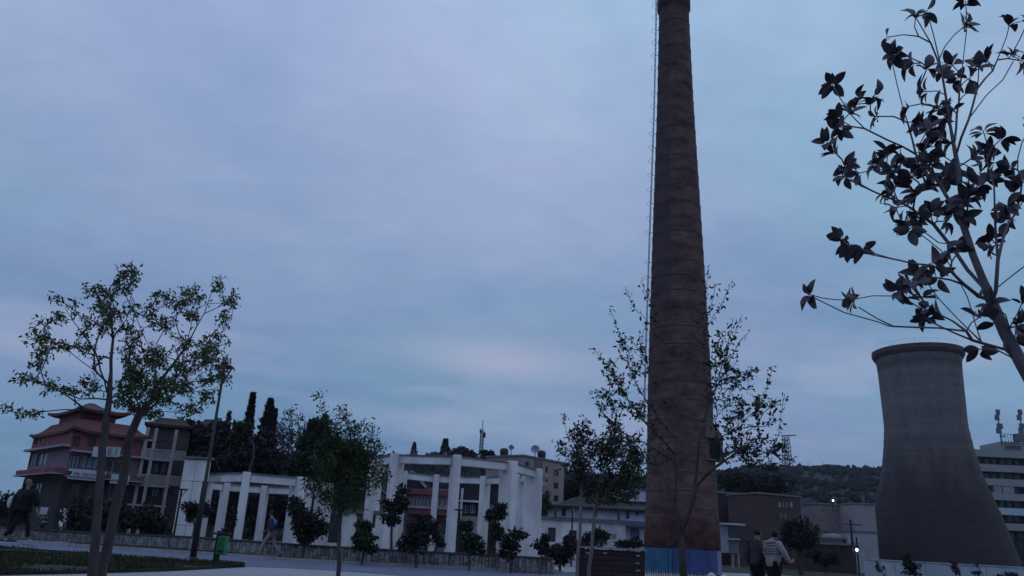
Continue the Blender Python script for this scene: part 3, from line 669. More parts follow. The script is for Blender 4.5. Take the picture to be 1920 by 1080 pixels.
curved_roof(wg.t, [wg.C, A_, B_, D_], wg.h+.2, wg.h+1.0, .6, .14, .05, mat('brown_tile', (.045, .028, .028), .85, .3, 5, .5))
bh = Bld('brown_house', 'dark brown house with reddish hipped roof behind the balcony house and street lamp', 318, 84, math.radians(8), pxr=396, L=9, ytop=806, wall=mat('brown_render', (), 0))
for y in (822, 850):
    for a in (330, 350, 372): bh.win('R', a, y, a+8, y+10, M_DFRAME, M_GLASS)
bh.finish(roofm=M_REDROOF)
A_ = bh.C+bh.dr*bh.R; B_ = A_+bh.dl*bh.L; D_ = bh.C+bh.dl*bh.L
curved_roof(bh.t, [bh.C, A_, B_, D_], bh.h+.2, at(360, 783, 86).z, .45, .16, .1, mat('reddish_brown_tile', (.075, .036, .038), .85, .3, 5, .5))
# ---------------- white pavilion joining the two rings
pv = Bld('white_pavilion', 'low whitewashed pavilion between the two round colonnades, behind the small green tree', 596, 53, math.radians(2), pxr=722, L=5, ytop=958, wall=M_WHITE)
pv.win('R', 612, 962, 640, 1018, M_DFRAME, M_GLASS, 2); pv.win('R', 667, 962, 692, 1022, M_DFRAME, M_GLASS, 1); pv.win('R', 697, 965, 704, 990, M_DFRAME, M_GLASS, 0)
pv.finish()
pb = Bld('office_block', 'dark two storey block rising behind the white pavilion', 640, 66, math.radians(4), pxr=706, L=8, ytop=916, wall=mat('brown_render', (), 0))
for a in (648, 662, 676, 690): pb.win('R', a, 926, a+10, 944, M_DFRAME, M_GLASS)
pb.finish()
# solid white end wall of the lower ring (left), with panel joints
sw = thing('white_end_wall', 'solid white panelled wall closing the left end of the lower colonnade', 'wall', (at(350, 990, 45.5).x, 45.5, 0))
xa, xb = at(326, 990, 45.6).x, at(374, 990, 45.6).x
nn = 2
for r in range(4):
    for c in range(nn):
        w = (xb-xa)/nn; MB().box((xa+w*(c+.5), 45.6+.03*((r+c) % 2)*.3, .6+r*1.17), (w-.025, .3, 1.145)).build('panel', M_WHITE, sw)
MB().box(((xa+xb)/2, 45.72, 2.34), (xb-xa-.06, .12, 4.6)).build('backing', M_DRIP, sw); MB().box(((xa+xb)/2, 45.6, 4.80), (xb-xa+.25, .5, .12)).build('coping_slab', M_DRIP, sw)
# ---------------- pink house seen through the right ring
ph = Bld('pink_house', 'pink house with a long strip of windows seen through the taller colonnade', 745, 82, math.radians(6), pxr=850, L=9, ytop=916, wall=M_PINK)
for a in (776, 790, 803, 817, 831): ph.win('R', a, 931, a+11, 950, M_FRAME, M_GLASS)
for a in (760, 800, 828): ph.win('R', a, 975, a+14, 1003, M_DFRAME, M_GLASS)
ph.finish(); ph.band('R', 918, 928, M_REDWALL, 'fascia', .5, yx=800); ph.band('R', 951, 954, M_CREAM, 'sill', .5, yx=800)
aw = ph.band('R', 957, 966, mat('red_awning', (.15, .05, .06), .8, .15, 1, 0), 'awning', 1.6, x0=765, x1=845, yx=800)
g = MB(); P0, D, L_, _h = ph.fac['R']; n = Vector((D.y, -D.x, 0))
t0 = hit(742, 905, P0, D)[0]; t1 = hit(800, 905, P0, D)[0]; zz = ph.h+.2; back = -n*6
for t_, z_ in (): pass
a = P0+D*max(t0, -1)+n*.3; b = P0+D*t1+n*.3; m_ = (a+b)/2; i = len(g.v)
g.v += [(a.x, a.y, zz), (b.x, b.y, zz), (m_.x, m_.y, zz+1.5), (a.x+back.x, a.y+back.y, zz), (b.x+back.x, b.y+back.y, zz), (m_.x+back.x, m_.y+back.y, zz+1.5)]
g.f += [(i, i+1, i+2), (i, i+2, i+5, i+3), (i+1, i+4, i+5, i+2), (i+3, i+5, i+4)]; g.build('gable_roof', mat('dark_tile', (.032, .026, .030), .85, .3, 4, .4), ph.t)
for u, v in ((a, m_), (m_, b)):
    z0_, z1_ = (zz, zz+1.5) if u is a else (zz+1.5, zz); MB().beam((u.x+n.x*.1, u.y+n.y*.1, z0_+.05), (v.x+n.x*.1, v.y+n.y*.1, z1_+.05), .12, .25).build('bargeboard', M_CREAM, ph.t)
dk = Bld('dark_house', 'dark brown house with white balcony rails seen behind the middle pillars of the colonnade', 851, 84, math.radians(-2), pxr=935, L=8, ytop=905, wall=mat('dark_render', (.03, .024, .03), .9, .3, 1, .2))
for a in (855, 868, 881, 915): dk.win('R', a, 946, a+10, 962, M_FRAME, M_GLASS)
dk.win('R', 862, 975, 890, 1000, M_DFRAME, M_GLASS)
dk.finish(); dk.band('R', 938.5, 942, M_WHITE, 'balcony_rail', 1.0, x0=851, x1=900, yx=875); dk.band('R', 968, 1003, M_CREAM, 'lower_wall', .12, x0=866, x1=905, yx=885)
P0, D, L_, _h = dk.fac['R']; q = P0+D*hit(867, 930, P0, D)[0]; MB().box((q.x, q.y-.9, hit(867, 930, P0, D)[1]-1.0), (.22, .22, 3.4)).build('balcony_post', M_WHITE, dk.t)
# ---------------- tan block of flats
M_TAN = mat('tan_render', (.30, .23, .23), .9, .14, .4, .2)
tb1 = Bld('block_of_flats', 'tan four storey block of flats with rooftop dishes behind the taller colonnade', 974, 96, math.radians(50), pxr=1055, pxl=905, ytop=855, wall=M_TAN)
for y in (888, 912, 936, 960):
    o = y-888
    for (a, b, yy) in ((984, 992, 866), (1022, 1027, 875), (1038, 1047, 881)):
        if y-888+yy < 1000: tb1.win('R', a, yy+o-.0, b, yy+o+11.5, M_DFRAME, M_GLASS, 1 if b-a > 6 else 0)
    for (a, b) in ((915, 922), (938, 945), (958, 965)): tb1.win('L', a, 871+o, b, 881+o, M_DFRAME, M_GLASS, 0)
tb1.finish()
P0, D, L_, _h = tb1.fac['R']; n = Vector((D.y, -D.x, 0))
t_ = hit(1008, 900, P0, D)[0]; q = P0+D*t_+n*.05; MB().box((q.x, q.y, tb1.h/2), (1.5, .1, tb1.h-.3), math.atan2(D.y, D.x)).build('edge_shade_strip', mat('edge_shade_grey', (.13, .115, .13), .9, .2, 1, .2), tb1.t)  # dark strip paints the shaded edge onto the facade
for y in (892, 908): 
    MB().box((q.x+n.x*.5, q.y+n.y*.5, hit(1012, y, P0, D)[1]), (1.5, 1.0, .5), math.atan2(D.y, D.x)).build('balcony', M_CREAM, tb1.t)
for px, yb in ((945, 853), (958, 853), (1003, 858), (1015, 865)):
    Y = 99+abs(px-975)*.04; pz = tb1.h+.2; x = at(px, yb, Y).x
    dt = thing('satellite_dish' if px in (958, 1003) else 'water_tank', {945: 'small dark water tank at the left of the flats roof', 958: 'thin dish aerial on the middle of the flats roof', 1003: 'big pale dish aerial near the right end of the flats roof', 1015: 'low water tank right of the big dish on the flats roof'}[px], 'dish' if px in (958, 1003) else 'tank', (x, Y, pz))
    if px in (958, 1003):
        r = .35 if px == 958 else .55
        MB().tube([(x, Y, pz-.3), (x, Y, pz+.9)], .06, 6).build('mast', M_STEEL, dt)
        b = MB(); b.lathe((0, 0, 0), [(.01, -.18), (r*.5, -.12), (r*.85, .02), (r, .12)], 16); R_ = Matrix.Rotation(math.radians(70), 3, 'X'); b.v = [tuple(R_ @ Vector(v)+Vector((x, Y-.15, pz+1.1))) for v in b.v]; b.build('dish', mat('dish_grey', (.28, .30, .34), .6, .1, 2, 0), dt)
        MB().tube([(x, Y-.2, pz+1.1), (x, Y-.9, pz+1.4)], .03, 5).build('feed_arm', M_STEEL, dt)
    else:
        MB().lathe((x, Y, pz), [(.01, .3), (.5, .3), (.55, .9), (.3, 1.1), (.01, 1.12)], 14).build('drum', M_STEEL, dt, smooth=True); MB().box((x, Y, pz+.05), (.9, .9, .5)).build('stand', M_STEEL, dt)
# ---------------- low white house & blue-white villa between colonnade and chimney
wh = Bld('white_outbuilding', 'long low white outbuilding with dark square windows right of the taller colonnade', 1003, 54, math.radians(14), pxr=1173, L=4, ytop=973, wall=M_WHITE)
wh.win('R', 1027, 989, 1042, 1016, M_DFRAME, M_GLASS); wh.win('R', 1067, 994, 1082, 1014, M_DFRAME, M_GLASS); wh.win('R', 1140, 1001, 1156, 1012, M_FRAME, M_FRAME)
wh.finish()
M_BLUEW = mat('bluish_white_render', (.46, .49, .58), .85, .1, .8, .2)
bw = Bld('white_villa', 'two storey bluish white villa with a wide hipped roof and a long slate blue balcony', 1036, 78, math.radians(5), pxr=1212, L=9, ytop=950, wall=M_BLUEW)
bw.win('R', 1053, 953, 1061, 968, M_DFRAME, M_GLASS); bw.win('R', 1173, 957, 1180, 973, M_DFRAME, M_GLASS, 0); bw.win('R', 1191, 955, 1198, 966, M_DFRAME, M_GLASS, 0); bw.win('R', 1112, 956, 1120, 968, M_DFRAME, M_GLASS, 0)
bw.win('R', 1181, 990, 1199, 1012, M_FRAME, mat('blue_shutter', (.13, .17, .27), .6, .1, 2, 0), 0, name='garage_door')
bw.win('R', 1095, 990, 1108, 1004, M_DFRAME, M_GLASS); bw.win('R', 1150, 990, 1162, 1000, M_DFRAME, M_GLASS)
bw.finish(); bw.band('R', 974, 984, mat('slate_blue', (.10, .115, .19), .8, .15, 1, .2), 'balcony_parapet', 1.2, yx=1120)
for px in (1040, 1072, 1157):
    P0, D, L_, _h = bw.fac['R']; q = P0+D*hit(px, 965, P0, D)[0]; MB().box((q.x, q.y-1.0, bw.h/2), (.22, .22, bw.h)).build('column', M_DFRAME if px != 1072 else M_BLUEW, bw.t)
A_ = bw.C+bw.dr*bw.R; B_ = A_+bw.dl*bw.L; D_ = bw.C+bw.dl*bw.L
curved_roof(bw.t, [bw.C, A_, B_, D_], bw.h+.15, bw.h+1.2, .4, .14, .0, mat('dark_tile', (), 0))
w2 = Bld('white_house', 'small pale upper house with a green shuttered window, between small tree and chimney', 1160, 98, math.radians(8), R=9.5, L=8, ytop=917, wall=M_BLUEW)
w2.win('R', 1188, 921, 1198, 937, M_FRAME, mat('green_shutter', (.16, .28, .26), .6, .1, 2, 0), 0); w2.win('R', 1168, 922, 1176, 936, M_DFRAME, M_GLASS, 0); w2.finish(); w2.band('R', 940, 943, M_DFRAME, 'balcony_rail', 1, yx=1185)
# ---------------- right of the chimney
gh = Bld('grey_flats', 'dim grey brown flats with small lit-looking pale window marks right of the chimney', 1342, 112, math.radians(4), pxr=1424, L=9, ytop=924, wall=mat('grey_brown_render', (.045, .04, .045), .9, .25, .6, .2))
for y in (932, 950, 968):
    for a in (1354, 1369, 1384, 1400, 1413): gh.win('R', a, y, a+8, y+10, M_FRAME if (a+y) % 3 else M_DFRAME, M_GLASS)
gh.finish()
rk = Bld('red_brick_house', 'reddish brown brick building with four small pale windows left of the round dark tree', 1426, 104, math.radians(24), pxr=1503, L=6, ytop=926, wall=mat('red_brown_render', (.075, .048, .05), .9, .2, .6, .2))
for a, w in ((1460, 5), (1468, 3), (1475, 3), (1482, 5)): rk.win('R', a, 941, a+w, 951, M_FRAME, mat('pale_blind', (.42, .38, .36), .8, .1, 2, 0), 0)
for a in (1464, 1472): rk.win('R', a, 961, a+3, 970, M_FRAME, mat('pale_blind', (), 0), 0)
rk.finish()
sb = Bld('blue_grey_house', 'small blue grey house wedged behind the round dark tree', 1499, 128, math.radians(10), pxr=1531, L=7, ytop=939, wall=mat('blue_grey_render', (.15, .17, .23), .85, .15, .6, .1))
sb.win('R', 1506, 950, 1512, 958, M_DFRAME, M_GLASS, 0); sb.win('R', 1518, 951, 1524, 959, M_DFRAME, M_GLASS, 0); sb.finish()
tn = Bld('tan_flats', 'wide tan flats with twin windows left of the cooling tower', 1527, 118, math.radians(3), pxr=1606, L=9, ytop=945, wall=mat('tan_render_dim', (.20, .165, .17), .9, .15, .4, .2))
for y in (956, 975, 994):
    for a in (1568, 1575, 1590, 1540): tn.win('R', a, y, a+5, y+6, M_FRAME, M_GLASS, 0)
tn.finish()
tn2 = Bld('pale_gable_block', 'brighter blank pale block with a slanted side beside the cooling tower', 1604, 114, math.radians(3), pxr=1643, L=8, ytop=945, wall=mat('pale_tan', (.30, .26, .28), .9, .1, .4, .2)); tn2.finish()
lw = Bld('white_shed', 'whitish shed wall below the pale block, behind the lamp pole', 1589, 96, math.radians(5), pxr=1640, L=6, ytop=997, wall=mat('pale_shed', (.33, .32, .36), .9, .15, .6, .2)); lw.win('R', 1596, 1015, 1602, 1022, M_DFRAME, M_GLASS, 0); lw.finish()
lb = Bld('brown_shed', 'low dark reddish brown shed between the round tree and the lamp pole', 1534, 88, math.radians(3), pxr=1600, L=6, ytop=1020, wall=mat('brown_red_shed', (.035, .026, .03), .9, .3, .6, .2)); lb.win('R', 1560, 1030, 1570, 1045, M_DFRAME, M_GLASS, 0); lb.finish()
dm = thing('domed_kiosk', 'small pale domed kiosk above the brown shed', 'kiosk', (at(1561, 1010, 97).x, 97, 0))
MB().lathe(tuple(ORG[dm.name]), [(1.2, 0), (1.2, 3.6), (1.35, 3.7), (1.1, 4.0), (.7, 4.2), (.01, 4.3)], 20).build('drum', mat('kiosk_pale', (.20, .18, .19), .9, .1, 1, 0), dm, smooth=True)
MB().box((ORG[dm.name].x, 95.0, 1.1), (1, .08, 2.2)).build('door', M_DFRAME, dm)
# raised site cabin next to the plinth
kb = thing('site_cabin', 'pale blue grey cabin on stilts with white roof edge, right of the chimney foot', 'cabin', (at(1375, 1020, 60).x, 60, 0))
def bxpx(x0, y0, x1, y1, Y, dep, name, m, par):
    a = at((x0+x1)/2, (y0+y1)/2, Y); w = abs(at(x1, (y0+y1)/2, Y).x-at(x0, (y0+y1)/2, Y).x); h = abs(at((x0+x1)/2, y0, Y).z-at((x0+x1)/2, y1, Y).z)
    return MB().box((a.x, Y+dep/2, a.z), (w, dep, h)).build(name, m, par)
M_CAB = mat('cabin_blue_grey', (.17, .18, .25), .8, .15, 1, .1)
bxpx(1353, 985, 1366, 1036, 60.0, 2.5, 'side_wall', mat('cabin_pale', (.30, .29, .34), .8, .15, 1, .1), kb); bxpx(1366.3, 1012, 1385, 1037, 60.2, 2.4, 'body', M_CAB, kb); bxpx(1366.3, 989, 1384, 1011.6, 60.5, 2.0, 'window', M_GLASS, kb)
bxpx(1353, 981, 1398, 984.5, 59.4, 3.4, 'roof', M_FRAME, kb); bxpx(1366, 1009.6, 1388, 1012, 59.8, .4, 'counter', M_FRAME, kb)
for x in (1373, 1384): bxpx(x, 1037.5, x+3, 1066, 60.3, .25, 'leg', M_CREAM, kb)
# tall flats right of the cooling tower
hr = Bld('tower_block', 'multi storey block striped with pale balcony bands right of the cooling tower', 1822, 168, math.radians(-3), R=26, L=14, ytop=852, wall=mat('block_dark', (.028, .025, .03), .9, .2, .4, .1))
P0, D, L_, _h = hr.fac['R']; fl = (846, 873, 899, 925.5, 952.5, 981)
for i, y in enumerate(fl):
    m_ = mat('band_blue', (.42, .50, .56), .8, .1, .5, .1) if i == 4 else mat('band_pale', (.30, .29, .31), .85, .15, .5, .1)
    hr.band('R', y, y+13, m_, 'balcony_band', 1.6, yx=1870)
for i, y in enumerate(fl[:-1]):
    for a in (1832, 1846, 1860, 1875, 1889, 1903): hr.win('R', a, y+14.5, a+9, y+25, M_DFRAME, M_GLASS)
for y in (998, 1018, 1040): 
    for a in (1880, 1895, 1910): hr.win('R', a, y, a+8, y+12, M_DFRAME, M_GLASS)
hr.finish()
n = Vector((D.y, -D.x, 0))
for (x0, x1) in ((1857, 1871), (1873, 1894)):
    a_, b_ = hit(x0, 918, P0, D)[0], hit(x1, 918, P0, D)[0]; q = P0+D*(a_+b_)/2+n*.8; z1_, z0_ = hit(1875, 911.5, P0, D)[1], hit(1875, 925.5, P0, D)[1]
    MB().box((q.x, q.y, (z0_+z1_)/2), (b_-a_, 1.4, z1_-z0_-.03), math.atan2(D.y, D.x)).build('enclosed_balcony', mat('band_pale', (), 0), hr.t)
bxpx(1878, 829, 1935, 845, 171, 8, 'penthouse', mat('band_pale', (), 0), hr.t); bxpx(1886, 836, 1915, 841.5, 170.9, .2, 'penthouse_window', M_GLASS, hr.t)
def roofz(px, y, Y): return at(px, y, Y)
for px0, lab in ((1875, 'stout rooftop antenna mast at the left corner of the striped block'), (1917, 'second rooftop antenna mast, at the right edge of the picture')):
    b = at(px0+3, 832, 169); tp = at(px0-4, 768, 169); an = thing('antenna_mast', lab, 'antenna', b)
    x = b.x; MB().tube([(x, 169, b.z-.5), (x, 169, tp.z)], .12, 6).build('mast', M_STEEL, an)
    for k_, (dz, w) in enumerate(((-.6, 1.0), (-1.8, 1.1), (-3.6, 1.5), (-4.6, 1.3))):
        MB().box((x-.35*(k_ % 2), 168.8, tp.z+dz), (w*.7, .5, 1.1)).build('panel_aerial', mat('aerial_grey', (.12, .13, .16), .6, .2, 2, 0), an)
    MB().box((x+.5, 169, b.z+1.6), (.9, .9, .12)).build('bracket', M_STEEL, an)
rc_ = thing('roof_railing', 'thin metal railing and tank on the striped block roof between the antenna masts', 'railing', at(1890, 830, 169))
b = MB(); a0 = at(1880, 829, 169); a1 = at(1908, 830, 169); zt_ = at(1890, 814, 169).z
for i in range(6): q = a0.lerp(a1, i/5); b.tube([(q.x, 169, a0.z-.2), (q.x, 169, zt_)], .05, 5)
b.tube([(a0.x, 169, zt_), (a1.x, 169, zt_)], .06, 5); b.build('rail', M_STEEL, rc_); q = at(1910, 821, 169); MB().box((q.x, 169, q.z), (1.6, 1.5, 1.6)).build('tank', mat('aerial_grey', (), 0), rc_)
# long pale perimeter wall before the cooling tower
pw = thing('perimeter_wall', 'long pale bluish perimeter wall at the foot of the cooling tower', 'wall', (at(1770, 1070, 76).x, 76, 0))
x0, x1 = at(1621, 1065, 76).x, at(1960, 1065, 76).x; n_ = 12; M_PW = mat('perimeter_pale', (.36, .40, .46), .85, .2, .5, .2)
for i in range(n_):
    w = (x1-x0)/n_; MB().box((x0+w*(i+.5), 76+.02*(i % 2), .70), (w-.03, .2, 1.42)).build('wall_panel', M_PW, pw)
MB().box(((x0+x1)/2, 76.0, 1.46), (x1-x0, .34, .09)).build('coping', M_PW, pw)
# ---------------- masts on the hill
def lattice(name, label, px, yb, yt, Y, w0, w1, arm=None):
    b, t_ = at(px, yb, Y), at(px, yt, Y); H = t_.z-b.z; th_ = thing(name, label, 'mast', b); mb = MB(); x = b.x; N = 9
    for sx in (-1, 1):
        for sy in (-1, 1): mb.tube([(x+sx*w0/2, Y+sy*w0/2, b.z-2), (x+sx*w1/2, Y+sy*w1/2, t_.z)], .09*Y/200, 4)
    for i in range(N):
        f0, f1 = i/N, (i+1)/N; wa, wb = w0+(w1-w0)*f0, w0+(w1-w0)*f1
        for sy in (-1, 1):
            mb.tube([(x-wa/2, Y+sy*wa/2, b.z+H*f0), (x+wb/2, Y+sy*wb/2, b.z+H*f1)], .05*Y/200, 4); mb.tube([(x+wa/2, Y+sy*wa/2, b.z+H*f0), (x-wb/2, Y+sy*wb/2, b.z+H*f1)], .05*Y/200, 4); mb.tube([(x-wa/2, Y+sy*wa/2, b.z+H*f0), (x+wa/2, Y+sy*wa/2, b.z+H*f0)], .05*Y/200, 4)
    mb.build('lattice', M_STEEL, th_)
    if arm: MB().beam((x-w1, Y, t_.z), (x+arm, Y, t_.z+arm*.15), .5, .5).build('arm', M_STEEL, th_)
    else: MB().tube([(x, Y, t_.z), (x, Y, t_.z+3)], .12, 5).build('whip', M_STEEL, th_); MB().box((x+.6, Y, t_.z-1.5), (.9, .5, 1.6)).build('panel_aerial', M_STEEL, th_); MB().box((x-.5, Y, t_.z-.4), (.6, .5, 1.2)).build('panel_aerial', M_STEEL, th_)
lattice('lattice_mast', 'slim antenna mast standing on the hill above the taller colonnade', 901, 864, 806, 240, 1.1, .9)
lattice('lattice_mast', 'lattice mast with a side arm on the ridge right of the chimney', 1477, 884, 818, 420, 4.5, 2.5, 5.5)
hh = thing('hilltop_house', 'low pale house on the ridge between chimney and cooling tower', 'house', at(1557, 880, 600)); q = at(1557, 876, 600)
MB().box((q.x, 600, q.z-.5), (13, 8, 3)).build('wall', M_CREAM, hh); MB().box((q.x, 600, q.z+1.3), (14, 9, .7), taper=.8).build('roof', M_DFRAME, hh)
# ================================================================== trees
M_BARK = mat('bark', (.060, .050, .052), .9, .35, 6, .6, 30, stretch=(1, 1, .3))
M_BARKP = mat('pale_bark', (.17, .155, .15), .85, .35, 6, .5, 30, stretch=(1, 1, .3))
def leafmat(name, col, isl=.45): return mat(name, col, .7, .25, .8, 0, island=isl, spec=.15)
L_GREEN = leafmat('leaf_fresh_green', (.072, .090, .038)); L_OLIVE = leafmat('leaf_olive', (.050, .060, .036)); L_DARK = leafmat('leaf_dark', (.026, .029, .026)); L_GREY = leafmat('leaf_grey_green', (.036, .044, .036)); L_DK2 = leafmat('leaf_deep_green', (.030, .042, .022)); L_PURP = leafmat('leaf_purplish', (.038, .032, .036))
def dirs(n):
    v = rng.normal(size=(n, 3)); return v/np.linalg.norm(v, axis=1, keepdims=True)
def leaves_mesh(P, size, droop=.3, asp=.45, D=None):
    """n pointed leaves, each two folded halves; P stalk points"""
    n = len(P); P = np.asarray(P, float); d = dirs(n) if D is None else np.asarray(D, float)+.35*dirs(n)
    d[:, 2] -= droop; d /= np.linalg.norm(d, axis=1, keepdims=True)
    s = np.cross(d, dirs(n)); s /= np.linalg.norm(s, axis=1, keepdims=True); u = np.cross(s, d)
    L = (size*rng.uniform(.65, 1.3, n))[:, None]; w = L*asp*.5
    V = np.stack([P, P+d*L*.45+s*w+u*L*.08, P+d*L-u*L*.10, P+d*L*.45-s*w+u*L*.08], 1)
    return V.reshape(-1, 3), np.arange(4*n).reshape(-1, 4)
class Tree:
    def __init__(s, name, label, cat, base, group=None):
        s.t = thing(name, label, cat, base, group); s.P = [Vector(base)]; s.par = [-1]; s.dl = [0.0]; s.fix = {}; s.leafP = []; s.leafD = []; s.rT = .006
    def add(s, p, par):
        s.P.append(Vector(p)); s.par.append(par); s.dl.append(s.dl[par]+(s.P[-1]-s.P[par]).length); return len(s.P)-1
    def path(s, pts, start=None, wob=.012):
        pts = [Vector(p) for p in pts]
        i = start if start is not None else min(range(len(s.P)), key=lambda k: (s.P[k]-pts[0]).length)
        ids = []; prev = i; q = [s.P[i]]+pts
        for a, b in zip(q, q[1:]):
            L = (b-a).length
            if L < .02: continue
            m = max(1, int(L/.22/s.k))
            for j in range(1, m+1):
                w = L*wob if j < m else 0
                prev = s.add(a.lerp(b, j/m)+Vector((random.gauss(0, w), random.gauss(0, w), random.gauss(0, w))), prev); ids.append(prev)
        return ids
    k = 1.0
    def connect(s, T, bend=.35, lim=None):
        T = Vector(T); A = np.array([tuple(p) for p in s.P]); d = np.array(T)-A; L = np.linalg.norm(d, axis=1)+1e-6
        cost = L*(1+1.2*np.clip(-d[:, 2]/L+.05, 0, 1))+s.bal*np.array(s.dl); cost[0] += 99
        if s.minz is not None: cost = cost+np.where(A[:, 2] < s.minz, 99, 0)
        i = int(cost.argmin()); a = s.P[i]; L = (T-a).length; g = s.P[s.par[i]] if s.par[i] >= 0 else a-Vector((0, 0, 1))
        dr = (a-g).normalized() if (a-g).length > 1e-5 else Vector((0, 0, 1)); c = a+dr*L*bend+(T-a)*.25; m = max(2, min(7, int(L/.16/s.k))); prev = i; out = []
        for j in range(1, m+1):
            t = j/m; p = a*(1-t)**2+c*2*t*(1-t)+T*t*t; prev = s.add(p, prev); out.append(prev)
        return out
    minz = None; bal = .30; pw = .78; tp = .62
    def radii(s, R):
        n = len(s.P); cnt = np.zeros(n); ch = np.zeros(n, int)
        for i in range(1, n): ch[s.par[i]] += 1
        for i in range(n-1, -1, -1):
            if ch[i] == 0: cnt[i] += 1
            if s.par[i] >= 0: cnt[s.par[i]] += cnt[i]
        dl = np.array(s.dl); r = s.rT+(R-s.rT)*((cnt-1)/(max(2, cnt[0])-1))**s.pw*(1-s.tp*dl/dl.max())
        # trunk flare and taper along the stem
        return r
    def wood(s, R, m, name='trunk', sides=6):
        r = s.radii(R); n = len(s.P); V = []; F = []
        P = np.array([tuple(p) for p in s.P]); ang = np.arange(sides)*2*math.pi/sides; ids = {}
        kids = [[] for _ in range(n)]
        for i in range(1, n): kids[s.par[i]].append(i)
        def ring(i, d, rad):
            d = d/(np.linalg.norm(d)+1e-9); a = np.array([1, 0, 0]) if abs(d[0]) < .7 else np.array([0, 1, 0]); X = np.cross(d, a); X /= np.linalg.norm(X); Y = np.cross(d, X)
            b = len(V)
            for t in ang: V.append(P[i]+(X*math.cos(t)+Y*math.sin(t))*rad)
            return b
        for i in range(1, n):
            p = s.par[i]; d = P[i]-P[p]
            main = kids[p] and max(kids[p], key=lambda q: r[q]) == i
            if main and p in ids: a = ids[p]
            else: a = ring(p, d, min(r[p], r[i]*1.25) if not main else r[p])
            k2 = kids[i]; d2 = d if not k2 else d/np.linalg.norm(d)+(lambda v: v/(np.linalg.norm(v)+1e-9))(P[max(k2, key=lambda q: r[q])]-P[i])
            b = ring(i, d2, r[i]); ids[i] = b
            # choose the twist that keeps rings aligned
            va = np.array(V[a:a+sides]); vb = np.array(V[b:b+sides]); best = min(range(sides), key=lambda q: np.sum((va-np.roll(vb, -q, 0))**2))
            for j in range(sides): F.append((a+j, b+(j+best) % sides, b+(j+1+best) % sides, a+(j+1) % sides))
        o = npmesh(name, np.array(V), np.array(F), m, s.t, smooth=True); s.r = r; return o
    def sprout(s, ids, per, spread=.03, frm=0.0):
        for q, i in enumerate(ids):
            if q < frm*len(ids): continue
            for _ in range(per if isinstance(per, int) else (1 if random.random() < per else 0)):
                s.leafP.append(s.P[i]+Vector((random.gauss(0, spread), random.gauss(0, spread), random.gauss(0, spread))))
    def crown(s, size, m, name='crown', **kw):
        V, F = leaves_mesh([tuple(p) for p in s.leafP], size, **kw); return npmesh(name, V, F, m, s.t, kind='stuff')
def blobs_targets(blobs, sc, ox, oy, Y, dens, depth):
    out = []
    for b in blobs:
        x, y, rx, ry = b[:4]; n = max(1, int(dens*rx*ry/(sc*sc)))
        yo = random.gauss(0, depth)
        for _ in range(n):
            a = random.uniform(0, 6.283); q = math.sqrt(random.random()); px = ox+(x+rx*q*math.cos(a))/sc; py = oy+(y+ry*q*math.sin(a))/sc
            out.append(at(px, py, Y+yo*.6+random.gauss(0, depth*.35)))
    return out
def grow(name, label, Y, base_px, paths, blobs, R, bark, leafm, leaf, per, dens, depth, scale=(1, 0, 0), spread=.06, twig=2, kk=1.0, droop=.3, minpy=None, shoots=(), asp=.45, rT=.005, pk=None):
    b = ggnd(*base_px) if len(base_px) == 2 else Vector((at(base_px[0], base_px[1], Y).x, Y, gz(0, Y)))
    b = Vector((at(base_px[0], base_px[1], Y).x, Y, 0)); b.z = gz(b.x, Y)-.05
    T = Tree(name, label, 'tree', b); T.k = kk; T.rT = rT
    for pth in paths:
        pts = [at(q[0], q[1], Y+(q[2] if len(q) > 2 else 0)) for q in pth]; ids = T.path(pts)
    for sh in shoots:
        pts = [at(q[0], q[1], Y+(q[2] if len(q) > 2 else 0)) for q in sh[1]]; T.k = pk or kk; ids = T.path(pts); T.sprout(ids, sh[0], spread, .12); T.k = kk
    if minpy: T.minz = at(base_px[0], minpy, Y).z
    tg = blobs_targets(blobs, *scale, Y, dens, depth); c0 = T.P[min(len(T.P)-1, 6)]
    tg.sort(key=lambda p: (p-c0).length)
    for t_ in tg:
        ids = T.connect(t_)
        T.sprout(ids[-twig:], per, spread)
    T.wood(R, bark); T.crown(leaf, leafm, droop=droop, asp=asp); return T
# ---------------- big left tree (two stems)
LB = [(870,90,70,50),(870,180,90,80),(640,240,80,60),(700,340,120,50),(850,380,90,50),(380,280,60,30),(480,320,50,30),(380,410,90,40),(270,470,60,40),(250,560,110,40),(290,640,70,50),(250,720,60,40),(400,600,80,40),(580,470,50,70),(700,450,90,60),(560,600,60,50),(160,820,90,30),(320,870,60,40),(560,900,80,40),(620,850,70,40),(1000,360,70,50),(1080,290,60,60),(1210,290,80,70),(1330,260,90,60),(1480,180,50,60),(1560,280,70,60),(1510,420,40,50),(1100,450,120,50),(1270,380,80,50),(900,560,80,60),(850,640,70,40),(900,720,100,60),(1020,640,60,80),(1080,700,80,80),(1240,600,80,60),(1450,580,100,70),(1400,640,90,60),(1480,720,90,50),(1250,740,90,50),(1420,820,80,40),(1530,840,40,30),(820,900,80,50),(950,850,80,60),(1100,880,80,60),(1230,900,80,50),(1400,950,60,60),(1280,1030,80,50),(800,980,60,40),(1100,960,80,50),(200,1060,90,25),(60,1010,50,30),(460,910,50,30),(640,700,30,50),(900,1000,100,50),(1000,1040,120,50),(740,250,60,60),(860,470,60,40),(960,760,110,90),(1050,900,110,80),(900,880,100,80),(1180,820,90,60),(1340,700,80,60),(1480,800,60,60)]
Sc7 = (3.6, 0, 480)
A_path = [(172, 1085), (180, 1000), (187, 907), (192, 837), (200, 780), (206, 722)]
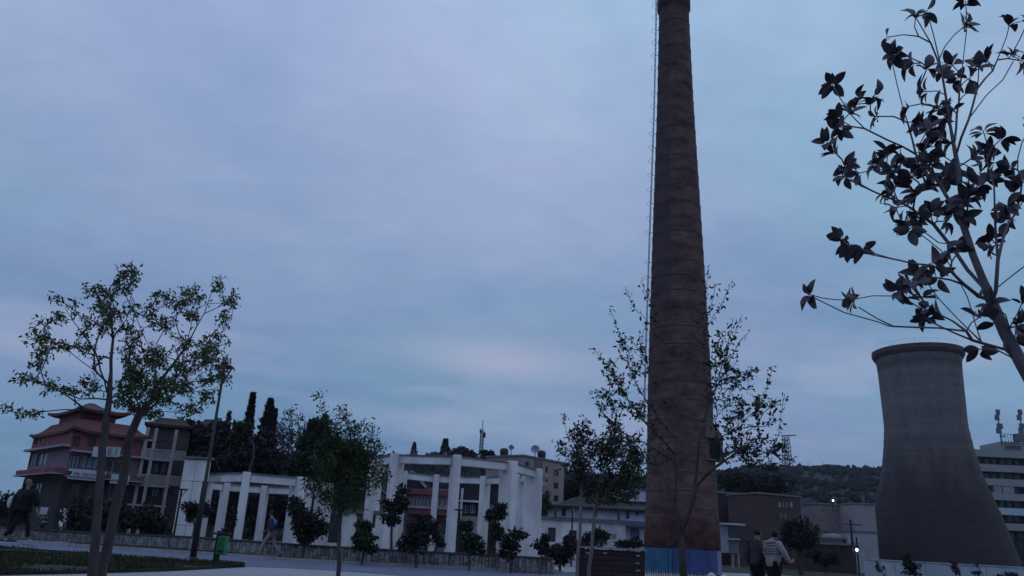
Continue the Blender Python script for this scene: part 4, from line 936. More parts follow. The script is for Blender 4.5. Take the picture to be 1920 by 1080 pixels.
grow('slender_tree', 'tall sparse tree with drooping pale green leaves, left stem of the leaning pair', 13.4, (166, 1125), [A_path, [(206, 722), (208, 674, .1), (212, 636, .2), (208, 597, .2), (207, 535, .2)], [(206, 722), (180, 697, -.3), (128, 658, -.6), (105, 644, -.7)], [(200, 735), (178, 658, .3), (156, 627, .4), (136, 600, .5), (122, 577, .5)], [(203, 750), (150, 748, .3), (95, 728, .4), (50, 708, .4)], [(203, 772), (120, 768, -.3), (30, 775, -.4)]],
    [b for b in LB if b[0] < 900 and not (b[1] > 560 and b[0] > 760)], .075, M_BARK, L_GREEN, .078, 4, .050, .75, Sc7, .035, 3, 1.0, .55, 800)
grow('slender_tree', 'fuller green tree of the leaning pair, its right stem, beside the street lamp', 14.2, (183, 1122), [[(192, 1060), (207, 1000), (230, 903), (243, 820), (262, 775)], [(262, 775), (285, 750), (294, 722, .2), (347, 652, .3), (383, 588, .4), (430, 566, .5)], [(383, 588, .4), (397, 547, .3)], [(294, 722, .2), (285, 680, -.1), (278, 647, -.2), (258, 602, -.4), (244, 555, -.5)], [(294, 722), (330, 705, -.4), (370, 697, -.6)], [(275, 758), (345, 735, -.3), (400, 730, -.5)], [(285, 660, .3), (306, 622, .5), (342, 577, .6), (370, 563, .7)], [(262, 775), (255, 740, -.4), (245, 700, -.6)]],
    [b for b in LB if b[0] >= 880 or (b[1] > 560 and b[0] > 760)], .088, M_BARK, L_GREEN, .078, 4, .055, .85, Sc7, .035, 3, 1.0, .55, 800)
# ---------------- small dense green tree
c5 = lambda L: [(400+x/4.5, 640+y/4.5, rx/4.5, ry/4.5) for x, y, rx, ry in L]
c3 = lambda L: [(600+x/3, 720+y/3, rx/3, ry/3) for x, y, rx, ry in L]
GB = c5([(900,470,40,30),(915,560,22,40),(935,620,25,30),(1010,660,50,40),(1100,600,60,50),(1130,680,50,40),(1230,730,80,50),(1320,720,40,30),(1220,830,90,80),(1350,830,50,60),(1380,900,50,60),(1050,830,100,90),(980,900,120,90),(1150,950,120,90),(1280,980,100,80),(950,1020,100,80),(1100,1060,120,60),(1020,760,70,60),(1150,790,80,60)])+c3([(60,640,60,60),(200,640,60,60),(100,550,120,90),(280,540,70,70),(350,480,40,50),(200,440,120,90),(60,420,90,90),(120,700,90,40),(-40,560,60,50)])
grow('green_tree', 'small bushy bright green tree with upright shoots in front of the white pavilion', 18.5, (636, 1118), [[(634, 1080), (636, 1010), (637, 950), (636, 900), (634, 850)], [(637, 940), (618, 880), (607, 830), (606, 790), (600, 744)], [(637, 930), (655, 860), (650, 800), (646, 768)], [(637, 950), (670, 890), (690, 840), (700, 800)], [(636, 955), (600, 920), (580, 890)]],
    GB, .055, M_BARK, leafmat('leaf_mid_green', (.042, .066, .026)), .085, 4, .075, .35, (1, 0, 0), .07, 3, 1.0, .15, 960)
# ---------------- tree before the chimney
cc2 = lambda x, y: (1030+x/2.572, 480+y/2.572)
def P2(*pts, dy=0): return [(*cc2(x, y), dy) for x, y in pts]
CB = [(x, y, rx, ry) for x, y, rx, ry in [(300,540,60,60),(340,620,60,60),(400,430,60,60),(430,520,50,60),(300,700,90,50),(400,740,70,60),(300,780,60,40),(350,860,90,60),(400,960,80,60),(820,420,50,60),(850,500,60,60),(820,640,50,40),(880,560,60,60),(930,600,60,60),(960,720,80,60),(880,820,90,60),(960,880,80,70),(900,960,90,50),(1000,960,80,60),(1060,760,70,70),(1090,900,50,60),(1130,960,60,50),(820,720,40,40),(800,470,40,50),(980,560,30,30),(850,930,60,50),(1040,1010,80,25),(900,740,60,50)]]
rp = lambda L: [(*cc2(x, y), rx/2.572, ry/2.572) for x, y, rx, ry in L]
grow('park_tree', 'young tree with upright leafy shoots fanning out in front of the brick chimney', 17.0, (1281, 1122), [[(1281, 1080), (1279, 1027), (1275, 988), (1266, 950), (1269, 893), (1264, 849)], [(1276, 1005), (1288, 972, -.1), (1300, 935, -.2), (1306, 879, -.3), (1310, 828, -.4), (1325, 784, -.4)], [(1303, 915), (1335, 880, -.2), (1372, 855, -.3), (1400, 835, -.3)], [(1268, 950), (1246, 900, .3), (1222, 850, .4)], [(1266, 870), (1262, 780, .3), (1270, 690, .3), (1265, 600, .4)]],
    rp(CB), .085, M_BARK, L_GREY, .105, 3, .028, .5, (1, 0, 0), .035, 3, 1.0, .1, 970,
    shoots=[(2, P2((740, 800), (780, 700), (850, 480), (900, 360), (925, 290), dy=-.3)), (2, P2((760, 720), (770, 540), (880, 480), (930, 400), (960, 370), dy=.4)), (2, P2((790, 900), (870, 850), (1000, 740), (1050, 640), (1075, 530), dy=-.5)), (2, P2((970, 1020), (1060, 960), (1110, 850), (1120, 740), (1135, 665), dy=.3)), (2, P2((750, 600), (750, 350), (820, 250), (880, 130), dy=.2)), (2, P2((700, 400), (745, 220), (760, 140), (765, 60), dy=.3)), (2, P2((740, 420), (790, 200), (805, 130), dy=-.2)),
            (2, P2((620, 900), (460, 690), (390, 560), (370, 450), (320, 330), (290, 250), dy=.3)), (2, P2((560, 700), (480, 560), (440, 420), (470, 310), dy=-.3)), (2, P2((470, 310), (400, 240), (370, 160), dy=-.3)), (2, P2((520, 400), (480, 200), (440, 120), dy=.4)), (2, P2((560, 900), (460, 800), (340, 640), (270, 520), (210, 445), dy=-.4)), (2, P2((600, 980), (460, 760), (330, 710), (200, 650), dy=.5)), (2, P2((620, 1000), (460, 900), (330, 840), (250, 750), dy=.2)), (2, P2((850, 700), (900, 620), (960, 560), (1000, 545), dy=-.2)), (2, P2((840, 600), (860, 440), (885, 310), dy=.6))], rT=.006, pk=.32)
# ---------------- two little trees left of the chimney
c4 = lambda L: [(860+x/3.6, 780+y/3.6, rx/3.6, ry/3.6) for x, y, rx, ry in L]
grow('sapling', 'thin young tree with narrow bronze crown, left of two by the plank fence', 19.5, (1083, 1112), [[(1082, 1077), (1086, 1016), (1089, 958), (1090, 913), (1088, 870)], [(1090, 920), (1070, 850), (1060, 800), (1054, 778)]],
    c4([(720,10,25,20),(780,110,40,50),(700,200,30,40),(740,340,40,30),(850,150,80,80),(800,260,60,60),(850,300,90,90),(840,400,80,60),(900,440,60,60),(840,50,30,40),(700,230,30,30)]), .05, M_BARKP, leafmat('leaf_bronze', (.045, .036, .038)), .11, 4, .070, .3, (1, 0, 0), .045, 3, 1.0, .2, 950)
grow('sapling', 'thin young tree with rounder dull green crown, right of two by the plank fence', 20.5, (1103, 1110), [[(1104, 1080), (1111, 1002), (1115, 958), (1120, 930), (1128, 880)], [(1115, 955), (1150, 910), (1170, 870)]],
    c4([(960,180,80,80),(1050,120,60,60),(1100,220,110,80),(1000,300,110,90),(1150,330,90,90),(1050,450,120,80),(960,540,80,50),(1050,560,80,50),(1180,450,70,80),(1220,270,50,50),(900,560,40,30),(1130,520,70,50),(1180,380,80,60)]), .055, M_BARKP, L_OLIVE, .11, 4, .070, .4, (1, 0, 0), .045, 3, 1.0, .2, 950)
# ---------------- near glossy-leaved tree on the right: every leaf a part
GY = 4.6
gb = Vector((at(1990, 1080, GY).x+.25, GY+.1, 0))
G = Tree('broadleaf_tree', 'close broadleaf tree with rosettes of large dark oval leaves reaching in from the right edge', 'tree', gb); G.k = .55; G.rT = .0035
gp = lambda L, dy=0: [at(q[0], q[1], GY+(q[2] if len(q) > 2 else dy)) for q in L]
G.path(gp([(2040, 1180), (2010, 960), (1965, 770), (1920, 690), (1885, 625), (1857, 560), (1825, 480), (1802, 410)]), 0, .004)
G.path(gp([(1802, 410), (1802, 370), (1795, 307), (1782, 237), (1773, 178), (1761, 111), (1741, 30)]), None, .006)
G.path(gp([(1800, 405), (1776, 370, .1), (1754, 333, .15), (1717, 289, .2), (1702, 230, .25), (1684, 167, .3), (1673, 118, .3)]))
G.path(gp([(1861, 568), (1867, 545, -.05), (1871, 487, -.1), (1866, 420, -.12), (1864, 350, -.15), (1850, 300, -.15)]))
G.path(gp([(1871, 487, -.1), (1891, 418, .1), (1918, 377, .2), (1940, 330, .3)])); G.path(gp([(1869, 540), (1900, 515, -.2), (1960, 470, -.4)]))
G.path(gp([(1793, 290), (1802, 259, -.1), (1817, 222, -.15), (1850, 178, -.2), (1880, 150, -.25), (1900, 115, -.3)])); G.path(gp([(1817, 222, -.15), (1832, 167, -.1), (1861, 133, 0), (1887, 70, .1)]))
G.path(gp([(1788, 270), (1798, 190, .1), (1805, 120, .2), (1812, 60, .2)])); G.path(gp([(1765, 130), (1745, 80, -.1), (1718, 34, -.1)]))
G.path(gp([(1717, 285, .2), (1665, 263, .1), (1621, 241, 0), (1595, 215, 0), (1576, 185, 0)])); G.path(gp([(1884, 655), (1823, 638, -.1), (1812, 621, -.15), (1760, 615, -.2), (1675, 612, -.3), (1644, 597, -.3), (1610, 576, -.3)])); G.path(gp([(1665, 611, -.3), (1648, 604, -.3), (1583, 586, -.35), (1528, 559, -.35)]))
G.path(gp([(1900, 672), (1840, 641, .1), (1795, 597, .2), (1760, 560, .25), (1737, 528, .3)])); G.path(gp([(1840, 641, .1), (1823, 586, .2), (1800, 530, .3), (1765, 470, .3), (1713, 429, .4)]))
G.path(gp([(1836, 556), (1782, 508, -.15), (1740, 497, -.2), (1713, 494, -.2), (1631, 477, -.3), (1617, 468, -.3)])); G.path(gp([(1845, 540), (1790, 470, .15), (1750, 420, .2), (1700, 385, .3), (1640, 360, .3), (1595, 335, .3)])); G.path(gp([(1820, 470), (1760, 455, -.2), (1720, 425, -.3)]))
ROS = [(1717,28,6),(1739,20,4),(1815,44,9),(1893,41,7),(1810,2,4),(1676,100,11),(1706,119,5),(1662,70,2),(1739,126,5),(1761,137,5),(1782,118,6),(1732,172,6),(1756,200,8),(1780,204,6),(1795,148,4),(1813,174,4),(1821,144,4),(1847,107,9),(1835,120,5),(1898,100,7),(1919,115,5),(1561,159,8),(1606,185,7),(1632,189,7),(1645,175,4),(1573,218,5),(1598,207,6),(1576,240,6),(1550,267,5),(1565,285,4),(1584,311,7),(1580,330,5),(1606,326,6),(1639,218,6),(1713,230,7),(1739,244,9),(1761,259,8),(1755,235,7),(1665,285,9),(1643,307,9),(1669,318,9),(1691,296,7),(1717,307,8),(1746,304,8),(1730,280,7),(1665,363,9),(1680,345,8),(1710,333,7),(1717,363,7),(1739,344,8),(1776,333,9),(1790,320,6),(1765,290,6),(1835,348,7),(1847,281,9),(1855,304,9),(1843,244,5),(1880,259,7),(1891,315,6),(1824,296,4),(1821,315,4),(1858,335,7),(1902,359,7),(1917,333,5),(1795,385,9),(1810,372,6),(1676,389,6),(1750,393,7),(1887,385,6),(1579,446,7),(1617,467,7),(1592,460,4),(1518,552,7),(1597,562,8),(1682,545,7),(1699,528,8),(1720,511,9),(1712,530,8),(1735,520,7),(1751,497,5),(1754,521,4),(1730,556,6),(1734,597,6),(1754,586,6),(1692,415,6),(1720,408,9),(1747,395,5),(1706,429,5),(1679,388,4),(1775,415,7),(1795,391,6),(1809,405,6),(1771,470,3),(1799,470,3),(1860,446,6),(1857,463,6),(1881,405,5),(1888,415,5),(1857,569,6),(1843,590,6),(1860,604,4),(1919,562,5),(1912,610,7),(1908,634,6),(1836,655,5),(1819,360,5),(1700,200,3),(1925,45,5),(1930,240,5)]
rosn = []
for (px, py, n_) in sorted(ROS, key=lambda q: (q[0]-1880)**2+(q[1]-640)**2):
    Yp = GY+random.uniform(-.25, .35); ids = G.connect(at(px, py, Yp), .3); e = ids[-1]; rosn.append((G.P[e], (G.P[e]-G.P[G.par[e]]).normalized(), n_))
G.pw = .62; G.wood(.050, mat('smooth_grey_bark', (.15, .125, .15), .8, .3, 8, .3, 60), sides=8)
def leafmesh(k):
    V = []; F = []; n = 6; curl = (.10, .22, .02, -.08)[k]; fold = (.35, .5, .25, .4)[k]
    for i in range(n+1):
        t = i/n; w = .30*math.sin(math.pi*min(1, t*.96+.03)**.85)**.8*(1 if i < n else 0); x = t; z = -curl*t*t*2+.05*math.sin(t*3); V += [(x, -w, z+w*fold), (x, 0, z), (x, w, z+w*fold)]
    for i in range(n): a = i*3; F += [(a, a+3, a+4, a+1), (a+1, a+4, a+5, a+2)]
    V += [(-.12, 0, .01)]; me = bpy.data.meshes.new('leaf'); me.from_pydata(V, [], F); me.shade_smooth(); me.materials.append(M_LEAFBIG); return me
M_LEAFBIG = mat('glossy_dark_leaf', (.085, .068, .088), .5, .2, 4, 0, spec=.3)
LM = [leafmesh(k) for k in range(4)]; cand = []
for (p, d, n_) in rosn:
    for j in range(int(n_*1.35+.5)):
        a = 2*math.pi*(j+random.uniform(-.25, .25))/n_*1.618; X = d.cross(Vector((0, 1, .2))).normalized(); Y_ = d.cross(X); out = X*math.cos(a*2.2)+Y_*math.sin(a*2.2)
        q = (out*random.uniform(.7, 1.1)+d*random.uniform(-.1, 1.0)+Vector((0, 0, random.uniform(-.35, .15)))).normalized()
        L = random.uniform(.062, .108); s_ = q.cross(d+Vector((.01, .02, .03))).normalized(); u_ = s_.cross(q)
        M_ = Matrix((q*L, s_*L*random.uniform(.8, 1.1), u_*L)).transposed().to_4x4(); M_.translation = p-d*random.uniform(0, .035)+q*.012; cand.append(M_)
random.shuffle(cand); print('big leaves', len(cand))
og = ORG[G.t.name]
def vis(M_): q = M_.translation-CAM; dz = q.dot(FW); return abs(q.dot(RT)/dz*FPX) < 970 and abs(q.dot(UP)/dz*FPX) < 550
cand.sort(key=lambda m_: 0 if vis(m_) else 1)
for M_ in cand[:300]:
    o = bpy.data.objects.new('leaf', random.choice(LM)); C.objects.link(o); o.parent = G.t; q = M_.copy(); q.translation = M_.translation-og; o.matrix_local = q
V = []; F = []
for M_ in cand[300:]:
    me = random.choice(LM); b = len(V); V += [tuple(M_ @ v.co) for v in me.vertices]; F += [tuple(i+b for i in p.vertices) for p in me.polygons]
if F: npmesh('foliage', np.array(V), np.array(F), M_LEAFBIG, G.t, kind='stuff', smooth=True)
# ================================================================== background trees: crowns of many leaf clumps
def bushy(name, label, cat, px, Y, ellipses, n, leaf, m, trunk=True, tr=.15, base=None, group=None, bark=None, zb=None, holes=.0, droop=.2, asp=.6):
    """ellipses in pixels (cx, cy, rx, ry); leaf positions fill shells of clumps in 3D"""
    bz_ = zb if zb is not None else gz(at(px, 1000, Y).x, Y); b = Vector((at(px, 1000, Y).x, Y, bz_)); T = Tree(name, label, cat, b, group); T.k = 2.5*Y/40; T.rT = .012*Y/40
    tot = sum(e[2]*e[3] for e in ellipses); P = []
    dep = lambda: 1
    top = min(ellipses, key=lambda e: e[1]); low = max(ellipses, key=lambda e: e[1])
    if trunk: T.path([(b.x, Y, bz_+.3*(at(px, low[1], Y).z-bz_)), (b.x+random.uniform(-.1, .1), Y, max(bz_+.2, at(px, low[1], Y).z))]+([tuple(at(top[0], top[1], Y))] if top is not low else []))
    for e in ellipses:
        c = at(e[0], e[1], Y); s = (c-CAM).dot(FW)/FPX; rx, rz_ = e[2]*s, e[3]*s; ry = min(max(rx, rz_), 1.4*rx); k = max(2, int(n*e[2]*e[3]/tot)); nc = max(3, int(3+k/45))
        cl = dirs(nc)*(rng.uniform(.2, .85, (nc, 1))); cs = rng.uniform(.22, .48, nc)
        w = rng.integers(0, nc, k); q = cl[w]+dirs(k)*(cs[w][:, None])*rng.uniform(.5, 1.05, (k, 1)); P.append(q*np.array([rx, ry, rz_])+np.array(c))
        if trunk:
            for j in range(min(nc, 9)): T.connect(tuple(cl[j]*np.array([rx, ry, rz_])+np.array(c)))
    P = np.concatenate(P); P[:, 2] = np.maximum(P[:, 2], bz_+.03)
    if trunk: T.wood(tr, bark or M_BARK, sides=5)
    V, F = leaves_mesh(P, leaf, droop, asp); npmesh('crown', V, F, m, T.t, kind='stuff'); return T
def conifer(name, label, px, yb, yt, Y, wpx, n, m, zb=None, slim=1.0):
    b = at(px, yb, Y); t_ = at(px, yt, Y); z0 = zb if zb is not None else gz(b.x, Y); th_ = thing(name, label, 'tree', (b.x, Y, z0)); s = (b-CAM).dot(FW)/FPX; R = wpx/2*s
    H = t_.z-b.z; nb = max(8, int(H/(.55*max(1, Y/120)))); V = []; P = []; D = []
    MB().tube([(b.x, Y, z0-.2), (b.x, Y, b.z+H*.5), (b.x, Y, t_.z)], [R*.10+.05, R*.06+.03, .02], 6).build('trunk', M_BARK, th_)
    for k in range(n):
        f = rng.uniform(0, 1)**.8; lay = round(f*nb)/nb; r = R*((1-f)**slim)*(.55+.45*(1-abs(f-lay)*nb*2*.9))*rng.uniform(.35, 1.05); a = rng.uniform(0, 6.283); rag = 1+.30*math.sin(a*3+lay*40)
        P.append((b.x+r*rag*math.cos(a), Y+r*rag*math.sin(a), b.z+H*f-r*.25)); D.append((math.cos(a), math.sin(a), .15 if slim > .7 else 1.2))
    V, F = leaves_mesh(P, max(.25, R*.30), 0, .5, D); npmesh('crown', V, F, m, th_, kind='stuff'); return th_
BT = 'trees massed behind the lower colonnade'
specs = [
 ('pale_leaved_tree', 'yellowish green round tree low in the dark mass behind the lower colonnade', 452, 60, [(452, 808, 24, 20), (446, 830, 26, 18)], 1500, .32, leafmat('leaf_yellowish', (.034, .035, .017))),
 ('dark_tree', 'broad dark tree right of the balcony house, behind the lamp post', 345, 76, [(345, 815, 36, 30), (330, 860, 34, 40), (362, 868, 34, 36), (380, 820, 24, 28)], 9000, .42, L_DARK),
 ('dark_tree', 'dark rounded tree directly behind the street lamp post', 402, 70, [(402, 818, 32, 28), (410, 860, 40, 36), (388, 880, 36, 26)], 9000, .42, L_DARK),
 ('dark_tree', 'deep purple brown tree under the two cypresses', 470, 66, [(470, 850, 42, 34), (500, 870, 36, 30), (440, 872, 34, 26), (490, 830, 26, 26)], 8500, .38, L_PURP),
 ('evergreen_tree', 'tall dark green tree close left of the small bushy green tree', 596, 62, [(600, 800, 18, 24), (590, 835, 34, 30), (585, 870, 40, 30), (560, 880, 30, 22), (618, 850, 30, 40)], 9500, .36, L_DK2),
 ('dark_tree', 'dark tree mass filling in behind the small bushy green tree', 660, 72, [(650, 850, 30, 30), (670, 890, 40, 30), (628, 890, 30, 24)], 3600, .42, L_DARK)]
for nm, lb, px, Y, el, n_, lf, m in specs: bushy(nm, lb, 'tree', px, Y, el, n_, lf, m, group=BT)
conifer('cypress', 'pointed cypress with a thin spike, left of the two cypress tops behind the lamp', 455, 870, 735, 68, 40, 2600, L_DARK, slim=1.25)
conifer('cypress', 'thicker blunt cypress, right of the two cypress tops', 489, 880, 750, 69, 44, 4200, L_DARK, slim=.62)
conifer('cypress', 'narrow cypress leaning on the right side of the thicker one', 503, 870, 768, 70, 14, 1200, L_DARK, slim=.45)
conifer('cypress', 'thin spike of a small cypress nearest the street lamp', 421, 830, 770, 72, 14, 500, L_DARK, slim=1.2)
conifer('cypress', 'steep sided cypress top left of the small bushy green tree', 600, 860, 780, 64, 36, 2400, L_DK2, slim=.6)
conifer('cypress', 'slim dark cypress in front of the bare grey tree', 575, 850, 788, 67, 12, 700, L_DARK, slim=.5)
# bare greyish tree with fine upright twigs
def twiggy(name, label, px, Y, el, n_, R, m, leaf, lm, zb=None, nl=1):
    z0 = zb if zb is not None else 0; b = Vector((at(px, 1000, Y).x, Y, z0)); T = Tree(name, label, 'tree', b); T.k = 4*Y/60; T.rT = .02*Y/60
    lowy = max(e[1]+e[3] for e in el); T.path([tuple(at(px, lowy, Y))]); T.minz = at(px, lowy+12, Y).z
    tg = []
    for x, y, rx, ry in el:
        for _ in range(int(n_*rx*ry/1000)): a = random.uniform(0, 6.28); q = math.sqrt(random.random()); tg.append(at(x+rx*q*math.cos(a), y+ry*q*math.sin(a), Y+random.gauss(0, 1.2*Y/60)))
    c0 = T.P[-1]; tg.sort(key=lambda p: (p-c0).length)
    for t_ in tg: ids = T.connect(t_, .5); T.sprout(ids, nl, .12*Y/60)
    T.wood(R, m, sides=4); T.crown(leaf, lm, droop=-.4); return T
twiggy('bare_tree', 'greyish half bare tree with fine upright twigs between the cypresses and the green tree', 548, 68, [(548, 800, 30, 34), (530, 830, 24, 30), (560, 840, 28, 34), (528, 815, 14, 22)], 150, .25, mat('grey_twig', (.09, .085, .10), .9, .2, 3, 0), .28, leafmat('leaf_ash', (.05, .052, .06)), nl=1)
# skyline trees on the hill above the right ring
conifer('skyline_pine', 'small pine on the skyline above the left of the taller colonnade', 775, 858, 829, 235, 22, 700, L_DARK, at(775, 862, 235).z, 1.2)
conifer('skyline_pine', 'ragged pine on the skyline left of the dome shaped tree', 833, 862, 823, 238, 34, 900, L_DARK, at(833, 864, 238).z, 1.2)
def hilltree(name, label, px, Y, el, n_, lf, m): return bushy(name, label, 'tree', px, Y, el, n_, lf, m, zb=at(px, max(e[1]+e[3] for e in el)+4, Y).z, tr=.3)
hilltree('dome_tree', 'big dome shaped dark tree on the skyline beside the slim antenna mast', 868, 232, [(868, 851, 23, 14), (855, 856, 16, 9), (882, 856, 14, 10)], 2600, 1.0, L_DARK)
hilltree('skyline_tree', 'low scrubby tree on the skyline between the two small pines', 808, 236, [(808, 854, 14, 7), (820, 856, 12, 6)], 500, .8, L_DARK)
hilltree('skyline_tree', 'dark tuft of tree right of the slim antenna mast, over the flats roof', 914, 110, [(910, 852, 8, 7), (920, 854, 8, 5)], 600, .5, L_DARK)
for i, (px, y, w) in enumerate(((1516, 866, 5), (1522, 864, 5), (1545, 866, 6), (1574, 867, 4), (1602, 872, 8), (1624, 870, 9), (1640, 874, 10), (1496, 874, 7))):
    o = conifer('ridge_tree', 'tiny ridge tree, number counted by place: ' , px, interp(RIDGE, px)-1, y, 590, w, 160, L_DARK, at(px, interp(RIDGE, px)+2, 590).z)
    o['label'] = ['tiny pointed tree left of the close pair on the far ridge', 'tiny pointed tree right of the close pair on the far ridge', 'small tree at the left end of the pale ridge house', 'small tree at the right end of the pale ridge house', 'little ridge tree midway between ridge house and cooling tower', 'wider ridge tree next to the cooling tower edge', 'last low ridge tree touching the cooling tower outline', 'first low ridge tree right of the lattice mast'][i]
    o['group'] = 'small trees on the far ridge'
# ---------------- shrubs and small trees on the verge and behind the wall
VS = [
 ('ball_tree', 'clipped ball topped small tree behind the stone wall beside the street lamp', 363, 38.2, [(368, 955, 27, 20), (358, 962, 18, 16), (384, 950, 14, 14)], 1500, .14, L_DARK, .07),
 ('verge_shrub', 'thin shrub with loose leaves between bin and the blue topped walker', 434, 37.4, [(436, 972, 14, 22), (428, 995, 14, 14)], 380, .12, L_DARK, .03),
 ('verge_shrub', 'large dark bush right of the blue topped walker', 572, 33.2, [(572, 975, 38, 34), (556, 945, 28, 22), (592, 990, 28, 28), (572, 1012, 20, 20)], 3400, .16, L_DARK, .08),
 ('verge_shrub', 'spiky dark bush just right of the small bushy green tree trunk', 684, 32.6, [(684, 1008, 30, 24), (682, 986, 18, 14), (692, 1028, 20, 10)], 1700, .15, L_DK2, .05),
 ('verge_tree', 'small tree with ragged crown in front of the left pillar of the taller colonnade', 737, 36.2, [(742, 945, 26, 24), (732, 975, 24, 16), (752, 925, 14, 16)], 1700, .16, L_DARK, .07),
 ('verge_shrub', 'broad dark bush between the first and second front pillars', 785, 32.5, [(780, 1002, 38, 28), (802, 988, 24, 18), (766, 1015, 24, 20)], 2700, .16, L_DARK, .06),
 ('verge_shrub', 'narrow shrub hugging the second pillar from the left', 818, 36.2, [(818, 1000, 13, 22), (822, 1020, 12, 14)], 700, .13, L_DARK, .04),
 ('verge_shrub', 'spiky shrub standing between the second and third front pillars', 884, 32.3, [(884, 1008, 26, 26), (874, 988, 18, 14), (892, 1030, 18, 12)], 1150, .15, L_DK2, .04),
 ('ball_tree', 'clipped ball topped small tree in front of the third pillar', 930, 37.0, [(930, 962, 24, 17), (940, 952, 15, 12), (932, 1000, 13, 30)], 2300, .14, L_DARK, .07),
 ('verge_shrub', 'leafy shrub with bright gaps before the right hand pillar', 961, 32.2, [(960, 1018, 30, 26), (968, 1000, 22, 16), (955, 1040, 18, 10)], 1250, .15, L_DARK, .05),
 ('verge_shrub', 'small pointed shrub at the right end of the stone wall', 1016, 32.3, [(1016, 1028, 20, 20), (1022, 1008, 12, 12)], 700, .14, L_DARK, .04),
 ('verge_shrub', 'dense shrub mass left of the plank fence behind the two thin trunks', 1052, 36, [(1050, 1035, 34, 24), (1074, 1018, 26, 22), (1036, 1048, 26, 14)], 3600, .14, L_DARK, .06),
 ('verge_shrub', 'bush in front of the white outbuilding, right of the two thin trunks', 1115, 44, [(1115, 1008, 26, 18), (1132, 1005, 14, 14), (1100, 1015, 20, 14)], 1900, .16, L_DARK, .05),
 ('verge_shrub', 'low wide shrub beside the painted plinth, above the plank fence', 1180, 47, [(1178, 1020, 30, 10), (1195, 1018, 18, 10)], 1100, .16, L_DARK, .05),
 ('verge_shrub', 'dark round bush before the restaurant building, hanging over the wall', 150, 43, [(150, 985, 34, 26), (138, 965, 24, 20), (165, 1000, 24, 14)], 3000, .17, L_DARK, .06),
 ('verge_shrub', 'dark spreading bush left of the white end wall', 290, 40, [(290, 980, 36, 26), (275, 965, 26, 20), (300, 1002, 26, 16), (262, 975, 20, 20)], 3200, .17, L_DARK, .06),
 ('verge_shrub', 'low dark hedge bush behind the scooters', 20, 56, [(15, 945, 34, 26), (-10, 965, 30, 26), (40, 975, 20, 12)], 2600, .2, L_DARK, .08),
 ('round_tree', 'round dense dark tree standing right of the couple', 1499, 62, [(1499, 1000, 34, 32), (1485, 1010, 22, 22), (1515, 1012, 22, 22)], 6500, .22, L_DARK, .22),
 ('garden_bush', 'dark bush at the foot of the brown shed', 1545, 72, [(1545, 1050, 26, 14), (1528, 1040, 18, 16), (1560, 1045, 18, 12)], 2200, .2, L_DARK, .06),
 ('garden_bush', 'dark bush left of the round dense tree, behind the couple', 1462, 74, [(1468, 1042, 16, 18), (1448, 1050, 20, 14)], 1500, .2, L_DARK, .06),
 ('garden_bush', 'dark evergreen in front of the perimeter wall, left of centre of it', 1706, 58, [(1706, 1058, 14, 14), (1712, 1068, 18, 14), (1702, 1046, 9, 12)], 1500, .16, L_DARK, .06),
 ('garden_bush', 'scraggy leafless bush at the left end of the perimeter wall', 1652, 60, [(1652, 1068, 12, 10), (1644, 1060, 8, 8)], 240, .12, L_PURP, .04),
 ('garden_bush', 'reddish narrow bush before the middle of the perimeter wall', 1792, 58, [(1792, 1066, 8, 12), (1790, 1054, 6, 8)], 500, .14, leafmat('leaf_reddish', (.06, .03, .034)), .04),
 ('garden_bush', 'low bluish shrub before the right part of the perimeter wall', 1833, 57, [(1833, 1074, 12, 7), (1832, 1060, 4, 10)], 420, .12, leafmat('leaf_bluish', (.05, .06, .11)), .04),
 ('garden_bush', 'low dark shrub at the right frame edge before the perimeter wall', 1898, 56, [(1898, 1078, 16, 7), (1880, 1082, 12, 5)], 500, .14, L_PURP, .04),
]
for nm, lb, px, Y, el, n_, lf, m, tr in VS: bushy(nm, lb, 'tree' if 'tree' in nm else 'shrub', px, Y, el, int(n_*.68), lf*1.12, m, tr=tr)
# broad dark trees behind the chimney foot
bushy('dark_tree', 'dark wooded clump between the flats and the villa, behind the small trees', 'tree', 1110, 105, [(1100, 915, 44, 20), (1140, 925, 40, 18), (1075, 925, 26, 18)], 4200, .5, L_DARK, tr=.3)
bushy('dark_tree', 'dark wooded clump behind the grey brown flats right of the chimney', 'tree', 1390, 135, [(1380, 905, 50, 22), (1440, 908, 44, 22)], 4200, .6, L_DARK, tr=.3)
bushy('dark_tree', 'olive shrub tree beside the right wall of the flats, near the last pillar', 'tree', 1022, 66, [(1022, 938, 12, 22), (1018, 955, 12, 16)], 900, .25, L_OLIVE, tr=.08)
for px, Y, el, n_, lb in ((410, 66, [(400, 960, 40, 40), (440, 950, 40, 44)], 3000, 'dark shrubbery seen through the left bays of the lower colonnade'), (520, 66, [(500, 960, 44, 46), (550, 955, 40, 44), (575, 930, 30, 30)], 3600, 'dark shrubbery seen through the right bays of the lower colonnade'),
                           (210, 60, [(180, 960, 60, 30), (240, 965, 50, 26)], 3000, 'dark shrubbery at the foot of the restaurant building and balcony house')):
    bushy('shrubbery', lb, 'shrubs', px, Y, el, n_, .38, L_DARK, trunk=False)
